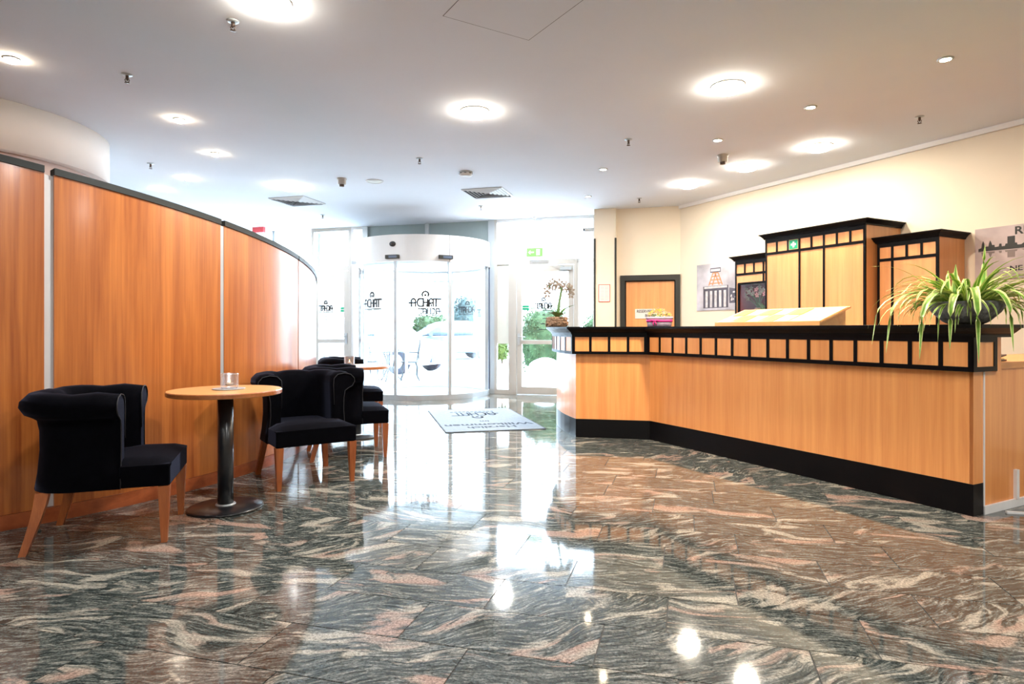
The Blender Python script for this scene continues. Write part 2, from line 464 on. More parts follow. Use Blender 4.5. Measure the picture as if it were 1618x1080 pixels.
for (uc, vc, _) in shown:
    p = D1 * uc + D2 * vc
    if t0 is None: o = t0 = tb.build('tile', 'granite', fl)
    else: o = t0.copy(); COL.objects.link(o)
    o.location = (p.x, p.y, 0); o.rotation_euler = (0, 0, RZ_F)
rb = MB()
for (uc, vc, _) in rest:
    p = D1 * uc + D2 * vc
    rb.prism([p + D1 * (a * hx) + D2 * (b * hy) for a, b in ((-1, -1), (1, -1), (1, 1), (-1, 1))], -0.004, 0)
o = rb.build('tile_field', 'granite', fl); o['kind'] = 'stuff'

# outer walls
def fr_empty(name, loc2, rz, z=0): return empty(name, (loc2[0], loc2[1], z), rz)
o = MB().box(-0.15, 15.1, 0, 0.14, 0, CEIL).build('wall_right', 'cream_wall'); o.location = (*CW, 0); o.rotation_euler = (0, 0, RZ_W); tag(o, 'cream wall behind the reception desk', kind='structure')
o = MB().prism([(0, 0), (0, -0.035), (0.0, -0.035), (15, -0.035), (15, 0)], CEIL - 0.05, CEIL).build('trim_1', 'white_wall'); o.location = (*CW, 0); o.rotation_euler = (0, 0, RZ_W); tag(o, 'thin pale cornice strip along top of cream wall', kind='structure')
# office wall, with a door opening
ow = MB()
DW0, DW1, DH = -0.93, 0.0, 1.985
ow.box(-1.30, DW0, 0, 0.14, 0, CEIL); ow.box(DW0, DW1, 0, 0.14, DH, CEIL); ow.box(DW0, DW1, 0.10, 0.14, 0, DH)
o = ow.build('wall_office', 'cream_wall'); o.location = (*CW, 0); o.rotation_euler = (0, 0, RZ_F); tag(o, 'cream wall holding the office door', kind='structure')
o = MB().box(-8.1, -8, -3.6, 14, 0, CEIL).build('wall_left', 'white_wall'); tag(o, 'plain white side wall', kind='structure')
o = MB().box(-8.1, 9.7, -3.6, -3.5, 0, CEIL).build('wall_rear', 'cream_wall'); tag(o, 'plain cream rear wall', kind='structure')

# column beside the office wall
cl = MB().box(-1.33, -0.985, -0.09, 0.42, 0, CEIL).build('column', 'cream_wall'); cl.location = (*CW, 0); cl.rotation_euler = (0, 0, RZ_F)
cl.name = 'wall_column'; tag(cl, 'pale square column with black corner guards', kind='structure')
for x in (-1.335, -1.005):
    MB().box(x, x + 0.028, -0.098, -0.06, 0, 2.58).build('corner_guard', 'cap', cl)

# ------------------------------------------------------------------ facade glazing
def facade_root(name, label):
    r = fr_empty(name, F0, RZ_F); tag(r, label, kind='structure'); return r
def bars(root, lst, mat='cream_metal', name='frame_bar', y0=-0.035, y1=0.035):
    for (a, b, c, d) in lst:
        MB().box(a, b, y0, y1, c, d).build(name, mat, root)
def pane(root, a, b, c, d, y=0.0, mat='glass', name='pane', th=0.008):
    return MB().box(a, b, y - th / 2, y + th / 2, c, d).build(name, mat, root)

w1 = facade_root('window_1', 'tall glazing beyond the wood wall with blue-tinted mullions')
us = [-9.4, -8.2, -7.0, -5.9, -5.03]
for i in range(4):
    bars(w1, [(us[i] - 0.03, us[i] + 0.03, 0, CEIL)], 'grey_metal', 'mullion')
    pane(w1, us[i] + 0.03, us[i + 1] - 0.03, 0.08, 2.28)
    pane(w1, us[i] + 0.03, us[i + 1] - 0.03, 2.35, CEIL - 0.04)
bars(w1, [(-9.4, -5.06, 2.28, 2.35), (-9.4, -5.06, 0, 0.08)], 'cream_metal', 'rail')

LOGO = []
def arcp(cx, cy, rx, ry, a0, a1, n=8): return [(cx + rx * math.cos(math.radians(a0 + (a1 - a0) * i / n)), cy + ry * math.sin(math.radians(a0 + (a1 - a0) * i / n))) for i in range(n + 1)]
LOGO += [[(0, 0), (0, .7)] + arcp(.25, .7, .25, .3, 180, 0) + [(.5, 0)], [(-.28, .45), (.5, .45)]]
LOGO += [[(1.25, 1)] + arcp(1.0, .5, .27, .5, 90, 270, 10) + [(1.25, 0)]]
LOGO += [[(1.45, 0), (1.45, 1)], [(1.45, .5), (1.95, .5)], [(1.95, 0), (1.95, .95)]]
LOGO += [[(2.15, 0), (2.15, .7)] + arcp(2.4, .7, .25, .3, 180, 0) + [(2.65, 0)], [(2.15, .45), (2.65, .45)]]
LOGO += [[(3.0, 0), (3.0, 1)], [(2.72, 1), (3.55, 1)]]
LOGO += [arcp(1.7, 1.60, .38, .42, -25, 205, 12), arcp(1.7, 1.52, .04, .04, 0, 360, 6)]
def logo_mesh(fn, h, w, mirror=False, under=True, bold=0.125):
    """strokes of the hotel lettering laid on a pane; fn(x, z, out) -> point"""
    mb = MB(); sw = bold * h
    def stroke(poly, half):
        for (a, b) in zip(poly[:-1], poly[1:]):
            ax, az, bx, bz = a[0], a[1], b[0], b[1]
            L = math.hypot(bx - ax, bz - az) or 1e-6
            dx, dz = (bx - ax) / L, (bz - az) / L
            nx, nz = -dz * half, dx * half
            ax -= dx * half; az -= dz * half; bx += dx * half; bz += dz * half
            q = [(ax + nx, az + nz), (bx + nx, bz + nz), (bx - nx, bz - nz), (ax - nx, az - nz)]
            vs = [fn(x, z, 0.0) for x, z in q] + [fn(x, z, 0.0015) for x, z in q]
            mb.add(vs, [(0, 1, 2, 3), (7, 6, 5, 4), (0, 4, 5, 1), (1, 5, 6, 2), (2, 6, 7, 3), (3, 7, 4, 0)])
    def tr(p):
        x = (p[0] - 1.6) / 3.83 * w
        return (-x if mirror else x, p[1] * h)
    for st in LOGO: stroke([tr(p) for p in st], sw)
    if under:
        for i in range(11):
            x = -0.15 + i * 0.34
            stroke([tr((x, -.32)), tr((x + .2, -.32))], sw * 0.5)
            stroke([tr((x, -.46)), tr((x + .12, -.46))], sw * 0.4)
    return mb

def glass_door(name, label, u0, u1, hinge_left, handle_u, logo_u, green_u, closer=False):
    r = facade_root(name, label)
    bars(r, [(u0, u0 + 0.06, 0, 2.24), (u1 - 0.06, u1, 0, 2.24), (u0, u1, 2.24, 2.33)], 'cream_metal', 'frame_bar', -0.045, 0.045)
    leaf = MB()
    a, b = u0 + 0.07, u1 - 0.07
    leaf.box(a, a + 0.085, -0.03, 0.03, 0.01, 2.23); leaf.box(b - 0.085, b, -0.03, 0.03, 0.01, 2.23)
    for z0, z1 in ((0.01, 0.135), (0.875, 0.945), (2.12, 2.23)): leaf.box(a + 0.085, b - 0.085, -0.03, 0.03, z0, z1)
    lf = leaf.build('door_leaf', 'cream_metal', r)
    pane(lf, a + 0.085, b - 0.085, 0.945, 2.12); pane(lf, a + 0.085, b - 0.085, 0.135, 0.875)
    hb = MB(); hu = handle_u
    hb.box(hu - 0.018, hu + 0.018, -0.045, -0.03, 0.86, 1.06); hb.tube([(hu, -0.03, 1.0), (hu, -0.075, 1.0), (hu + (0.12 if hu < logo_u else -0.12), -0.075, 1.0)], 0.009)
    hb.build('handle', 'grey_metal', lf)
    logo_mesh(lambda x, z, t: (logo_u + x, -0.0055 - t, 1.49 + z), 0.09, 0.30, mirror=True).build('logo', 'ink', lf)
    for i, (w, z) in enumerate(((0.05, 1.37), (0.05, 1.31), (0.12, 1.22), (0.20, 1.12))):
        MB().box(logo_u - w / 2, logo_u + w / 2, -0.0065, -0.005, z, z + 0.014).build('print_line', 'ink_faint', lf)
    gs = MB().box(green_u, green_u + 0.125, -0.0075, -0.005, 1.46, 1.55).build('green_sticker', 'green', lf)
    MB().box(green_u, green_u + 0.125, -0.0085, -0.0075, 1.50, 1.512).build('sticker_stripe', 'paper', gs)
    if closer:
        c = MB(); c.box(b - 0.22, b - 0.03, -0.075, -0.03, 2.14, 2.19); c.tube([(b - 0.15, -0.06, 2.20), (b - 0.30, -0.16, 2.235), (b - 0.42, -0.06, 2.25)], 0.007)
        c.build('door_closer', 'grey_metal', r)
    return r
glass_door('door_1', 'cream framed glass side door beside wood wall with green sticker', -5.06, -4.20, True, -4.30, -4.75, -4.44)
w2 = facade_root('window_2', 'glass light above the left side door')
bars(w2, [(-5.06, -5.0, 2.33, CEIL), (-4.26, -4.20, 2.33, CEIL), (-5.0, -4.26, CEIL - 0.06, CEIL)], 'cream_metal')
pane(w2, -5.0, -4.26, 2.33, CEIL - 0.06)
w3 = facade_root('window_3', 'narrow clear side light left of the round door')
bars(w3, [(-4.20, -4.15, 0, CEIL), (-4.15, -3.97, 2.26, 2.33), (-4.15, -3.97, 0, 0.08), (-4.15, -3.97, CEIL - 0.05, CEIL)], 'white_metal')
pane(w3, -4.15, -3.97, 0.08, 2.26); pane(w3, -4.15, -3.97, 2.33, CEIL - 0.05)
w4 = facade_root('window_4', 'narrow side light right of the round door with frosted upper film')
bars(w4, [(-1.385, -1.34, 0, CEIL), (-1.125, -1.045, 0, 2.33), (-1.34, -1.125, 0, 0.08)], 'cream_metal')
pane(w4, -1.34, -1.125, 0.88, 2.26, mat='frosted', name='frosted_film', th=0.012); pane(w4, -1.34, -1.125, 0.08, 0.88)
bars(w4, [(-1.34, -1.125, 2.26, 2.33)], 'cream_metal')
glass_door('door_2', 'cream framed glass door right of the round door beside orchid', -1.045, 0.085, True, -0.94, -0.50, -0.885, True)
w5 = facade_root('window_5', 'clear side light between right glass door and column')
bars(w5, [(0.085, 0.13, 0, 2.33), (0.085, 0.42, 2.26, 2.33), (0.13, 0.42, 0, 0.08), (0.35, 0.42, 0, CEIL)], 'white_metal')
pane(w5, 0.13, 0.35, 0.08, 2.26)
w6 = facade_root('window_6', 'wide bright light above the right glass door')
bars(w6, [(-1.34, 0.35, CEIL - 0.05, CEIL)], 'white_metal')
pane(w6, -1.34, 0.35, 2.33, CEIL - 0.05)

# round sliding door
DC = Vector((-1.55, 11.05)); DR = 1.15
dr = empty('door_3', (DC.x, DC.y, 0)); tag(dr, 'round glass entrance door with white curved header', kind='structure')
def ring_seg(mb, r0, r1, z0, z1, a0=0, a1=360, n=64, mi=0):
    full = abs(a1 - a0) >= 359.9
    rings = []
    for i in range(n if full else n + 1):
        a = math.radians(a0 + (a1 - a0) * i / n)
        c, s = math.cos(a), math.sin(a)
        rings.append([(r0 * c, r0 * s, z0), (r1 * c, r1 * s, z0), (r1 * c, r1 * s, z1), (r0 * c, r0 * s, z1)])
    n4 = 4; k = len(rings); vs = [p for r in rings for p in r]; fs = []
    for a in range(k if full else k - 1):
        b = (a + 1) % k
        for i in range(4):
            fs.append((a * 4 + i, a * 4 + (i + 1) % 4, b * 4 + (i + 1) % 4, b * 4 + i))
    o0 = len(mb.v); mb.add(vs, fs, mi, False)
    if not full:
        mb.f.append([o0 + i for i in range(4)]); mb.m.append(mi); mb.s.append(False)
        mb.f.append([o0 + (k - 1) * 4 + i for i in range(3, -1, -1)]); mb.m.append(mi); mb.s.append(False)
    return mb
seam = 298.0
hp = ring_seg(MB(), DR - 0.05, DR + 0.02, 2.215, 2.64, 160, seam - 0.2, 60).build('header_panel', 'white_metal', dr)
hp2 = ring_seg(MB(), DR - 0.05, DR + 0.02, 2.215, 2.64, seam + 0.2, 378, 40).build('header_panel', 'white_metal', dr)
ring_seg(MB(), DR - 0.05, DR + 0.02, 2.215, 2.64, 378.4, 519.6, 40).build('header_panel', 'white_metal', dr)
MB().lathe([(0.0001, 2.60), (DR - 0.055, 2.60), (DR - 0.055, 2.63), (0.0001, 2.63)], 48).build('header_lid', 'white_metal', dr)
MB().lathe([(0.0001, 2.25), (DR - 0.055, 2.25), (DR - 0.055, 2.27), (0.0001, 2.27)], 48).build('header_soffit', 'white_metal', dr)
ring_seg(MB(), DR - 0.045, DR + 0.012, 0.0, 0.085).build('base_ring', 'grey_metal', dr)
MB().lathe([(0.0001, 0.002), (DR - 0.05, 0.002), (DR - 0.05, 0.012), (0.0001, 0.012)], 48).build('floor_mat', 'pavement', dr)
POSTS = [(254.5, 'grey_metal', 0.024), (298.5, 'grey_metal', 0.024), (115.8, 'white_metal', 0.02), (26.0, 'white_metal', 0.02), (180, 'dark_frame', 0.03), (172, 'grey_metal', 0.03), (-4, 'dark_frame', 0.02), (-12, 'grey_metal', 0.02), (70, 'white_metal', 0.02)]
for a, mt, r in POSTS:
    ar = math.radians(a)
    mm = Matrix.Translation((DR * math.cos(ar) * 0.985, DR * math.sin(ar) * 0.985, 0)) @ Matrix.Rotation(ar, 4, 'Z')
    MB().box(-0.02, 0.03, -r, r, 0.085, 2.215, mat=mm).build('post', mt, dr)
def gl_seg(a0, a1): ring_seg(MB(), DR - 0.022, DR - 0.014, 0.085, 2.215, a0, a1, 16).build('curved_pane', 'glass', dr)
for a0, a1 in ((182, 253), (256, 297), (300, 346), (28, 69), (71, 114.5), (117, 170)): gl_seg(a0, a1)
ring_seg(MB(), DR - 0.035, DR - 0.005, 2.05, 2.08, 20, 170, 30).build('inner_rail', 'white_metal', dr)
def drum_fn(adeg, r, sgn, z0, flip=1):
    def fn(x, z, t):
        a = math.radians(adeg) + sgn * x / r
        rr = r + flip * t
        return (rr * math.cos(a), rr * math.sin(a), z0 + z)
    return fn
logo_mesh(drum_fn(278, DR - 0.013, 1, 1.50), 0.115, 0.50).build('logo', 'ink', dr)
logo_mesh(drum_fn(229, DR - 0.013, 1, 1.50), 0.115, 0.46).build('logo', 'ink', dr)
logo_mesh(drum_fn(93, DR - 0.025, -1, 1.44, -1), 0.10, 0.46, mirror=True).build('logo', 'ink_faint', dr)
logo_mesh(drum_fn(51, DR - 0.025, -1, 1.46, -1), 0.10, 0.44, mirror=True).build('logo', 'ink_faint', dr)
# sensors and dome camera on the header
for a in (252.5, 294.5):
    ar = math.radians(a)
    mm = Matrix.Translation((DR * math.cos(ar), DR * math.sin(ar), 0)) @ Matrix.Rotation(ar, 4, 'Z')
    sb = MB().box(0.0, 0.06, -0.115, 0.115, 2.255, 2.315, mat=mm).build('motion_sensor', 'cap', dr)
    MB().box(0.06, 0.064, -0.05, 0.09, 2.265, 2.30, mat=mm).build('sensor_window', 'dark_frame', sb)
ar = math.radians(252.5)
mm = Matrix.Translation((DR * math.cos(ar) * 1.018, DR * math.sin(ar) * 1.018, 2.49)) @ Matrix.Rotation(ar, 4, 'Z')
dm = MB(); rg = []
for j in range(6):
    b = j / 5 * PI / 2
    rg.append([mm @ Vector((0.045 * math.sin(b), 0.058 * math.cos(b) * math.cos(q / 16 * 2 * PI) + 0.0001, 0.045 * math.cos(b) * math.sin(q / 16 * 2 * PI))) for q in range(16)])
dm.rings(rg); dm.build('dome_sensor', 'dome', dr)
# fascia above the round door
fp = facade_root('wall_fascia', 'grey green fascia panel above the round door')
bars(fp, [(-3.97, -3.86, 2.33, CEIL), (-2.70, -2.63, 2.66, CEIL), (-1.50, -1.385, 0, CEIL)], 'grey_metal', 'post')
bars(fp, [(-3.97, -3.90, 0, 2.33)], 'grey_metal', 'post')
MB().box(-3.86, -2.70, 0.01, 0.04, 2.30, CEIL).build('fascia_panel', 'panel_grey', fp)
MB().box(-2.63, -1.50, 0.01, 0.04, 2.30, CEIL).build('fascia_panel', 'panel_grey', fp)

# ------------------------------------------------------------------ curved wood partition on the left
wr = empty('wall_curved', (WC.x, WC.y, 0)); tag(wr, 'curved cherry wood panel wall with dark sloping top cap', kind='structure')
def ztop(th): return 2.097 - 0.00686 * (th + 43.71)
def curved(name, mat, a0, a1, r0, r1, z0f, z1f, n):
    mb = MB(); rings = []
    for i in range(n + 1):
        th = a0 + (a1 - a0) * i / n; a = math.radians(th); c, s = math.cos(a), math.sin(a)
        rings.append([(r0 * c, r0 * s, z0f(th)), (r1 * c, r1 * s, z0f(th)), (r1 * c, r1 * s, z1f(th)), (r0 * c, r0 * s, z1f(th))])
    for k in range(4):
        j = (k + 1) % 4
        mb.rings([[r[k], r[j]] for r in rings], closed=False, caps=False, smooth=True)
    mb.add(rings[0], [(0, 1, 2, 3)]); mb.add(rings[-1], [(3, 2, 1, 0)])
    return mb.build(name, mat, wr)
PAN = [(-88, -64.2), (-63.6, -40.15), (-39.3, -20.1), (-19.5, -0.55), (-0.2, 19), (19.4, 42)]
for a0, a1 in PAN:
    n = max(6, int((a1 - a0) / 1.5))
    p = curved('wood_panel', 'wall_wood', a0, a1, 3.18, 3.242, lambda t: 0.087, lambda t: ztop(t) - 0.04, n)
    curved('top_cap', 'cap', a0, a1, 3.165, 3.252, lambda t: ztop(t) - 0.04, ztop, n)
curved('baseboard', 'base_wood', -88, 42, 3.17, 3.248, lambda t: 0.0, lambda t: 0.085, 90)
curved('joint_strip', 'white_metal', -40.15, -39.3, 3.19, 3.225, lambda t: 0.087, lambda t: ztop(t) - 0.045, 2)
curved('joint_strip', 'grey_metal', -20.1, -19.5, 3.19, 3.238, lambda t: 0.087, lambda t: ztop(t) - 0.045, 2)
curved('joint_strip', 'base_wood', -0.55, -0.2, 3.19, 3.232, lambda t: 0.087, lambda t: ztop(t) - 0.045, 2)
# small round cable outlet in the baseboard
a = math.radians(-40.6)
mm = Matrix.Translation((3.248 * math.cos(a), 3.248 * math.sin(a), 0.04)) @ Matrix.Rotation(a, 4, 'Z') @ Matrix.Rotation(PI / 2, 4, 'Y')
ob = MB(); ob.rings([[mm @ Vector((r * math.cos(q / 14 * 2 * PI), r * math.sin(q / 14 * 2 * PI), h)) for q in range(14)] for r, h in ((0.011, 0), (0.011, 0.004), (0.006, 0.004), (0.006, -0.006))]); ob.build('cable_outlet', 'cap', wr)
# round core with hanging drum soffit behind it
cr = MB().lathe([(1.16, 0), (1.16, 2.63)], 64, (-5.3, 5.9, 0)).build('wall_core', 'pink_wall'); tag(cr, 'round pale core behind the curved wood wall', kind='structure')
so = MB().lathe([(1.255, 2.63), (1.255, CEIL)], 72, (-5.3, 5.9, 0)).build('trim_2', 'white_wall'); tag(so, 'round white hanging bulkhead above the wood wall', kind='structure')

# ------------------------------------------------------------------ office door
od = fr_empty('door_4', CW, RZ_F); tag(od, 'beech office door in black frame with lettered sign', kind='structure')
for a, b, c, d in ((-0.925, -0.85, 0, 1.985), (-0.075, -0.002, 0, 1.985), (-0.85, -0.075, 1.90, 1.985)):
    MB().box(a, b, -0.03, 0.09, c, d).build('door_frame', 'cap', od)
for a, b, c, d in ((-0.85, -0.835, 0, 1.90), (-0.09, -0.075, 0, 1.90), (-0.835, -0.09, 1.885, 1.90)):
    MB().box(a, b, 0.0, 0.06, c, d).build('frame_stop', 'black', od)
lf = MB().box(-0.835, -0.09, 0.02, 0.06, 0.01, 1.885).build('door_leaf', 'cab_wood', od)
hb = MB(); hb.box(-0.80, -0.77, 0.012, 0.02, 0.92, 1.10); hb.tube([(-0.785, 0.02, 1.02), (-0.785, -0.03, 1.02), (-0.67, -0.03, 1.02)], 0.009); hb.build('handle', 'chrome', lf)
sg = MB().box(-0.695, -0.235, 0.014, 0.02, 1.30, 1.452).build('door_sign', 'paper', lf)
text_obj('sign_text', 'RESERVIERUNGS-', 0.062, 'black_ink', sg, (-0.465, 0.0135, 1.412), sx=0.86)
text_obj('sign_text', 'BÜRO', 0.062, 'black_ink', sg, (-0.465, 0.0135, 1.345), sx=0.9)

# ------------------------------------------------------------------ reception desk
A2 = (QC - BC).normalized(); N2 = Vector((A2.y, -A2.x))       # along the long front, room-side normal
dk = empty('reception_desk', (1.6, 6.2, 0)); dkr = (1.6, 6.2, 0)
tag(dk, 'long angled beech reception desk with black plinth and gridded frieze', 'reception desk')
arc = arc_pts((3.538, 7.41), 3.0, 150, 197.11, 13)
arc[-1] = AC.copy()
EC = QC + (-N2) * 0.105
base_path = arc + [BC, QC, EC]
def offset(path, d):
    out = []; n = len(path)
    for i, p in enumerate(path):
        d0 = (path[i] - path[i - 1]).normalized() if i else None
        d1 = (path[i + 1] - path[i]).normalized() if i < n - 1 else None
        if d0 is None: out.append(p + Vector((d1.y, -d1.x)) * d); continue
        if d1 is None: out.append(p + Vector((d0.y, -d0.x)) * d); continue
        n0 = Vector((d0.y, -d0.x)); n1 = Vector((d1.y, -d1.x)); b = (n0 + n1).normalized()
        out.append(p + b * (d / max(0.2, b.dot(n0))))
    return out
def band(path, o0, o1, z0, z1):
    a, b = offset(path, o0), offset(path, o1)
    rings = [[(p.x, p.y, z0), (q.x, q.y, z0), (q.x, q.y, z1), (p.x, p.y, z1)] for p, q in zip(a, b)]
    return MB().rings(rings, True, True, smooth=False)
def sweep(path, prof):
    cols = [offset(path, o) for o, z in prof]
    rings = [[(cols[j][i].x, cols[j][i].y, prof[j][1]) for j in range(len(prof))] for i in range(len(path))]
    return MB().rings(rings, True, True, smooth=False)
Qf = QC - A2 * 0.025
Ef = Qf + (-N2) * 0.205
band(arc, -0.10, 0.0, 0.192, 0.872).build('front_panel', 'desk_wood', dk, dkr)
band([AC, BC], -0.10, 0.0, 0.192, 0.872).build('front_panel', 'desk_wood', dk, dkr)
band([BC, QC], -0.10, 0.0, 0.192, 0.872).build('front_panel', 'desk_wood', dk, dkr)
band([QC + N2 * 0.0, EC], -0.02, 0.002, 0.192, 0.872).build('end_panel', 'desk_wood', dk, dkr)
band(base_path, -0.09, 0.004, 0.0, 0.192).build('plinth', 'black_plinth', dk, dkr)
# frieze
fpath = arc + [BC, Qf, Ef]
FO = 0.058
band(arc + [BC, Qf], -0.16, FO - 0.02, 0.872, 1.075).build('frieze_core', 'black', dk, dkr)
band([Qf, Ef], -0.10, FO - 0.02, 0.874, 1.074).build('frieze_core', 'black', dk, dkr)
band(fpath, FO - 0.02, FO, 1.047, 1.076).build('top_rail', 'black', dk, dkr)
band(fpath, FO - 0.02, FO, 0.870, 0.899).build('bottom_rail', 'black', dk, dkr)
op = offset(fpath, FO)
def frieze_run(p0, p1, n, sw=0.026, first=True, last=True):
    d = (p1 - p0); L = d.length; d.normalize(); nrm = Vector((d.y, -d.x)); rz = math.atan2(d.y, d.x)
    st = L / n
    pw, sm = st - sw, None
    panel = None
    for i in range(n):
        c = p0 + d * (st * (i + 0.5))
        if panel is None: panel = MB().box(-pw / 2, pw / 2, 0.0, 0.0155, 0.899, 1.047).build('frieze_panel', 'desk_wood', dk); po = panel
        else: po = panel.copy(); COL.objects.link(po)
        q = c - nrm * (0.005)
        po.location = (q.x - dkr[0], q.y - dkr[1], 0); po.rotation_euler = (0, 0, rz)
    for i in range(0 if first else 1, n + 1 if last else n):
        c = p0 + d * (st * i)
        hw = sw / 2 if 0 < i < n else sw * 0.62
        c2 = c + d * (hw * (1 if i == 0 else -1 if i == n else 0))
        o = MB().box(-hw, hw, 0.0, 0.02, 0.899, 1.047).build('stile', 'black', dk)
        q = c2
        o.location = (q.x - dkr[0], q.y - dkr[1], 0); o.rotation_euler = (0, 0, rz)
for i in range(13): frieze_run(op[i], op[i + 1], 1, 0.024, True, i == 12)
frieze_run(op[13], op[14], 4)
frieze_run(op[14], op[15], 16)
frieze_run(op[15], op[16], 1, 0.03)
band([Ef, Ef + (-N2) * 0.05], -0.05, FO - 0.004, 0.865, 1.08).build('end_post', 'desk_wood', dk, dkr)
# cornice and top
Qt = QC - A2 * 0.02
Et = Qt + (-N2) * 0.345
tpath = arc + [BC, Qt, Et]
sweep(tpath, [(0.0, 1.076), (0.070, 1.076), (0.070, 1.090), (0.078, 1.098), (0.092, 1.108), (0.118, 1.131), (0.0, 1.131)]).build('cornice', 'black', dk, dkr)
outer = offset(tpath, 0.128)
inner = offset(arc + [BC, Qt], -0.345)
tp = MB().prism([Vector(p) for p in outer] + [Vector(p) for p in reversed(inner)], 1.131, 1.153).build('desk_top', 'black', dk, dkr, bevel=0.004)

# side desk closing the right end
sd = fr_empty('side_desk', EC, math.atan2(-N2.y, -N2.x)); tag(sd, 'low beech side desk panel with white edging right of reception desk', 'desk')
MB().box(0.012, 1.9, 0.0, 0.02, 0.05, 0.88).build('side_panel', 'desk_wood', sd)
MB().box(0.062, 1.95, -0.015, 0.62, 0.88, 0.92).build('desk_top', 'desk_wood_h', sd)
MB().box(0.0, 0.012, -0.008, 0.012, 0.0, 0.865).build('edge_strip', 'cover', sd)
MB().box(0.0, 1.9, -0.014, 0.0, 0.0, 0.05).build('base_strip', 'cover', sd)
MB().box(0.36, 0.392, -0.02, 0.0, 0.05, 0.235).build('cable_duct', 'cover', sd)
o = MB().box(0.52, 1.5, -0.5, -0.06, 0, 0.008).build('floor_mat', 'dark_mat', None); o.location = (EC.x, EC.y, 0.0005); o.rotation_euler = (0, 0, math.atan2(-N2.y, -N2.x)); tag(o, 'dark brown floor mat in front of the low side desk', 'mat')
o = MB().box(0.0, 0.75, -0.011, 0.011, 0, 0.012).build('floor_cable_duct', 'cover', None); o.location = (EC.x + 0.16, EC.y + 0.02, 0.0005); o.rotation_euler = (0, 0, math.radians(-12)); tag(o, 'thin white cable duct on floor beside the low side desk', 'cable duct')
lw = MB(); lw.box(-0.10, 0.10, -0.07, 0.07, 0.0, 0.014); lw.box(-0.09, 0.10, -0.065, 0.065, 0.016, 0.03); lw.box(-0.105, -0.085, -0.07, 0.07, 0.0, 0.032)
wl = empty('wallet_folder', (EC.x + 0.20, EC.y + 0.24, 0.92), 0.6)
MB().box(-0.11, 0.11, -0.08, 0.08, 0.0, 0.010).build('back_cover', 'dark_leather', wl, bevel=0.003)
o = MB().box(-0.11, 0.11, -0.08, 0.08, 0.014, 0.024).build('front_cover', 'dark_leather', wl, bevel=0.003); o.rotation_euler = (0, math.radians(-6), 0); o.location = (0, 0, 0.008)
MB().box(-0.10, 0.10, -0.07, 0.07, 0.010, 0.016).build('pages', 'cream_paper', wl)
tag(wl, 'dark brown leather folder lying on the low side desk', 'folder')

# ------------------------------------------------------------------ cabinets on the right wall (local x along wall, room side is -y)
def cornice_wrap(mb, x0, x1, dep, z0, h=0.06, out=0.055):
    prof = [(0.0, z0), (0.012, z0), (0.015, z0 + 0.012), (0.022, z0 + 0.020), (out * 0.65, z0 + h * 0.62), (out, z0 + h * 0.85), (out, z0 + h)]
    path = [Vector((x0, -0.002)), Vector((x0, -dep)), Vector((x1, -dep)), Vector((x1, -0.002))]
    cols = []
    for o, z in prof:
        cols.append([(x0 - o, -0.002, z), (x0 - o, -dep - o, z), (x1 + o, -dep - o, z), (x1 + o, -0.002, z)])
    cols.append([(x0, -0.002, z0 + h), (x0, -dep, z0 + h), (x1, -dep, z0 + h), (x1, -0.002, z0 + h)])
    rings = [[c[i] for c in cols] for i in range(4)]
    mb.rings(rings, True, True, smooth=False)
    mb.box(x0, x1, -dep, -0.002, z0 + h - 0.01, z0 + h)
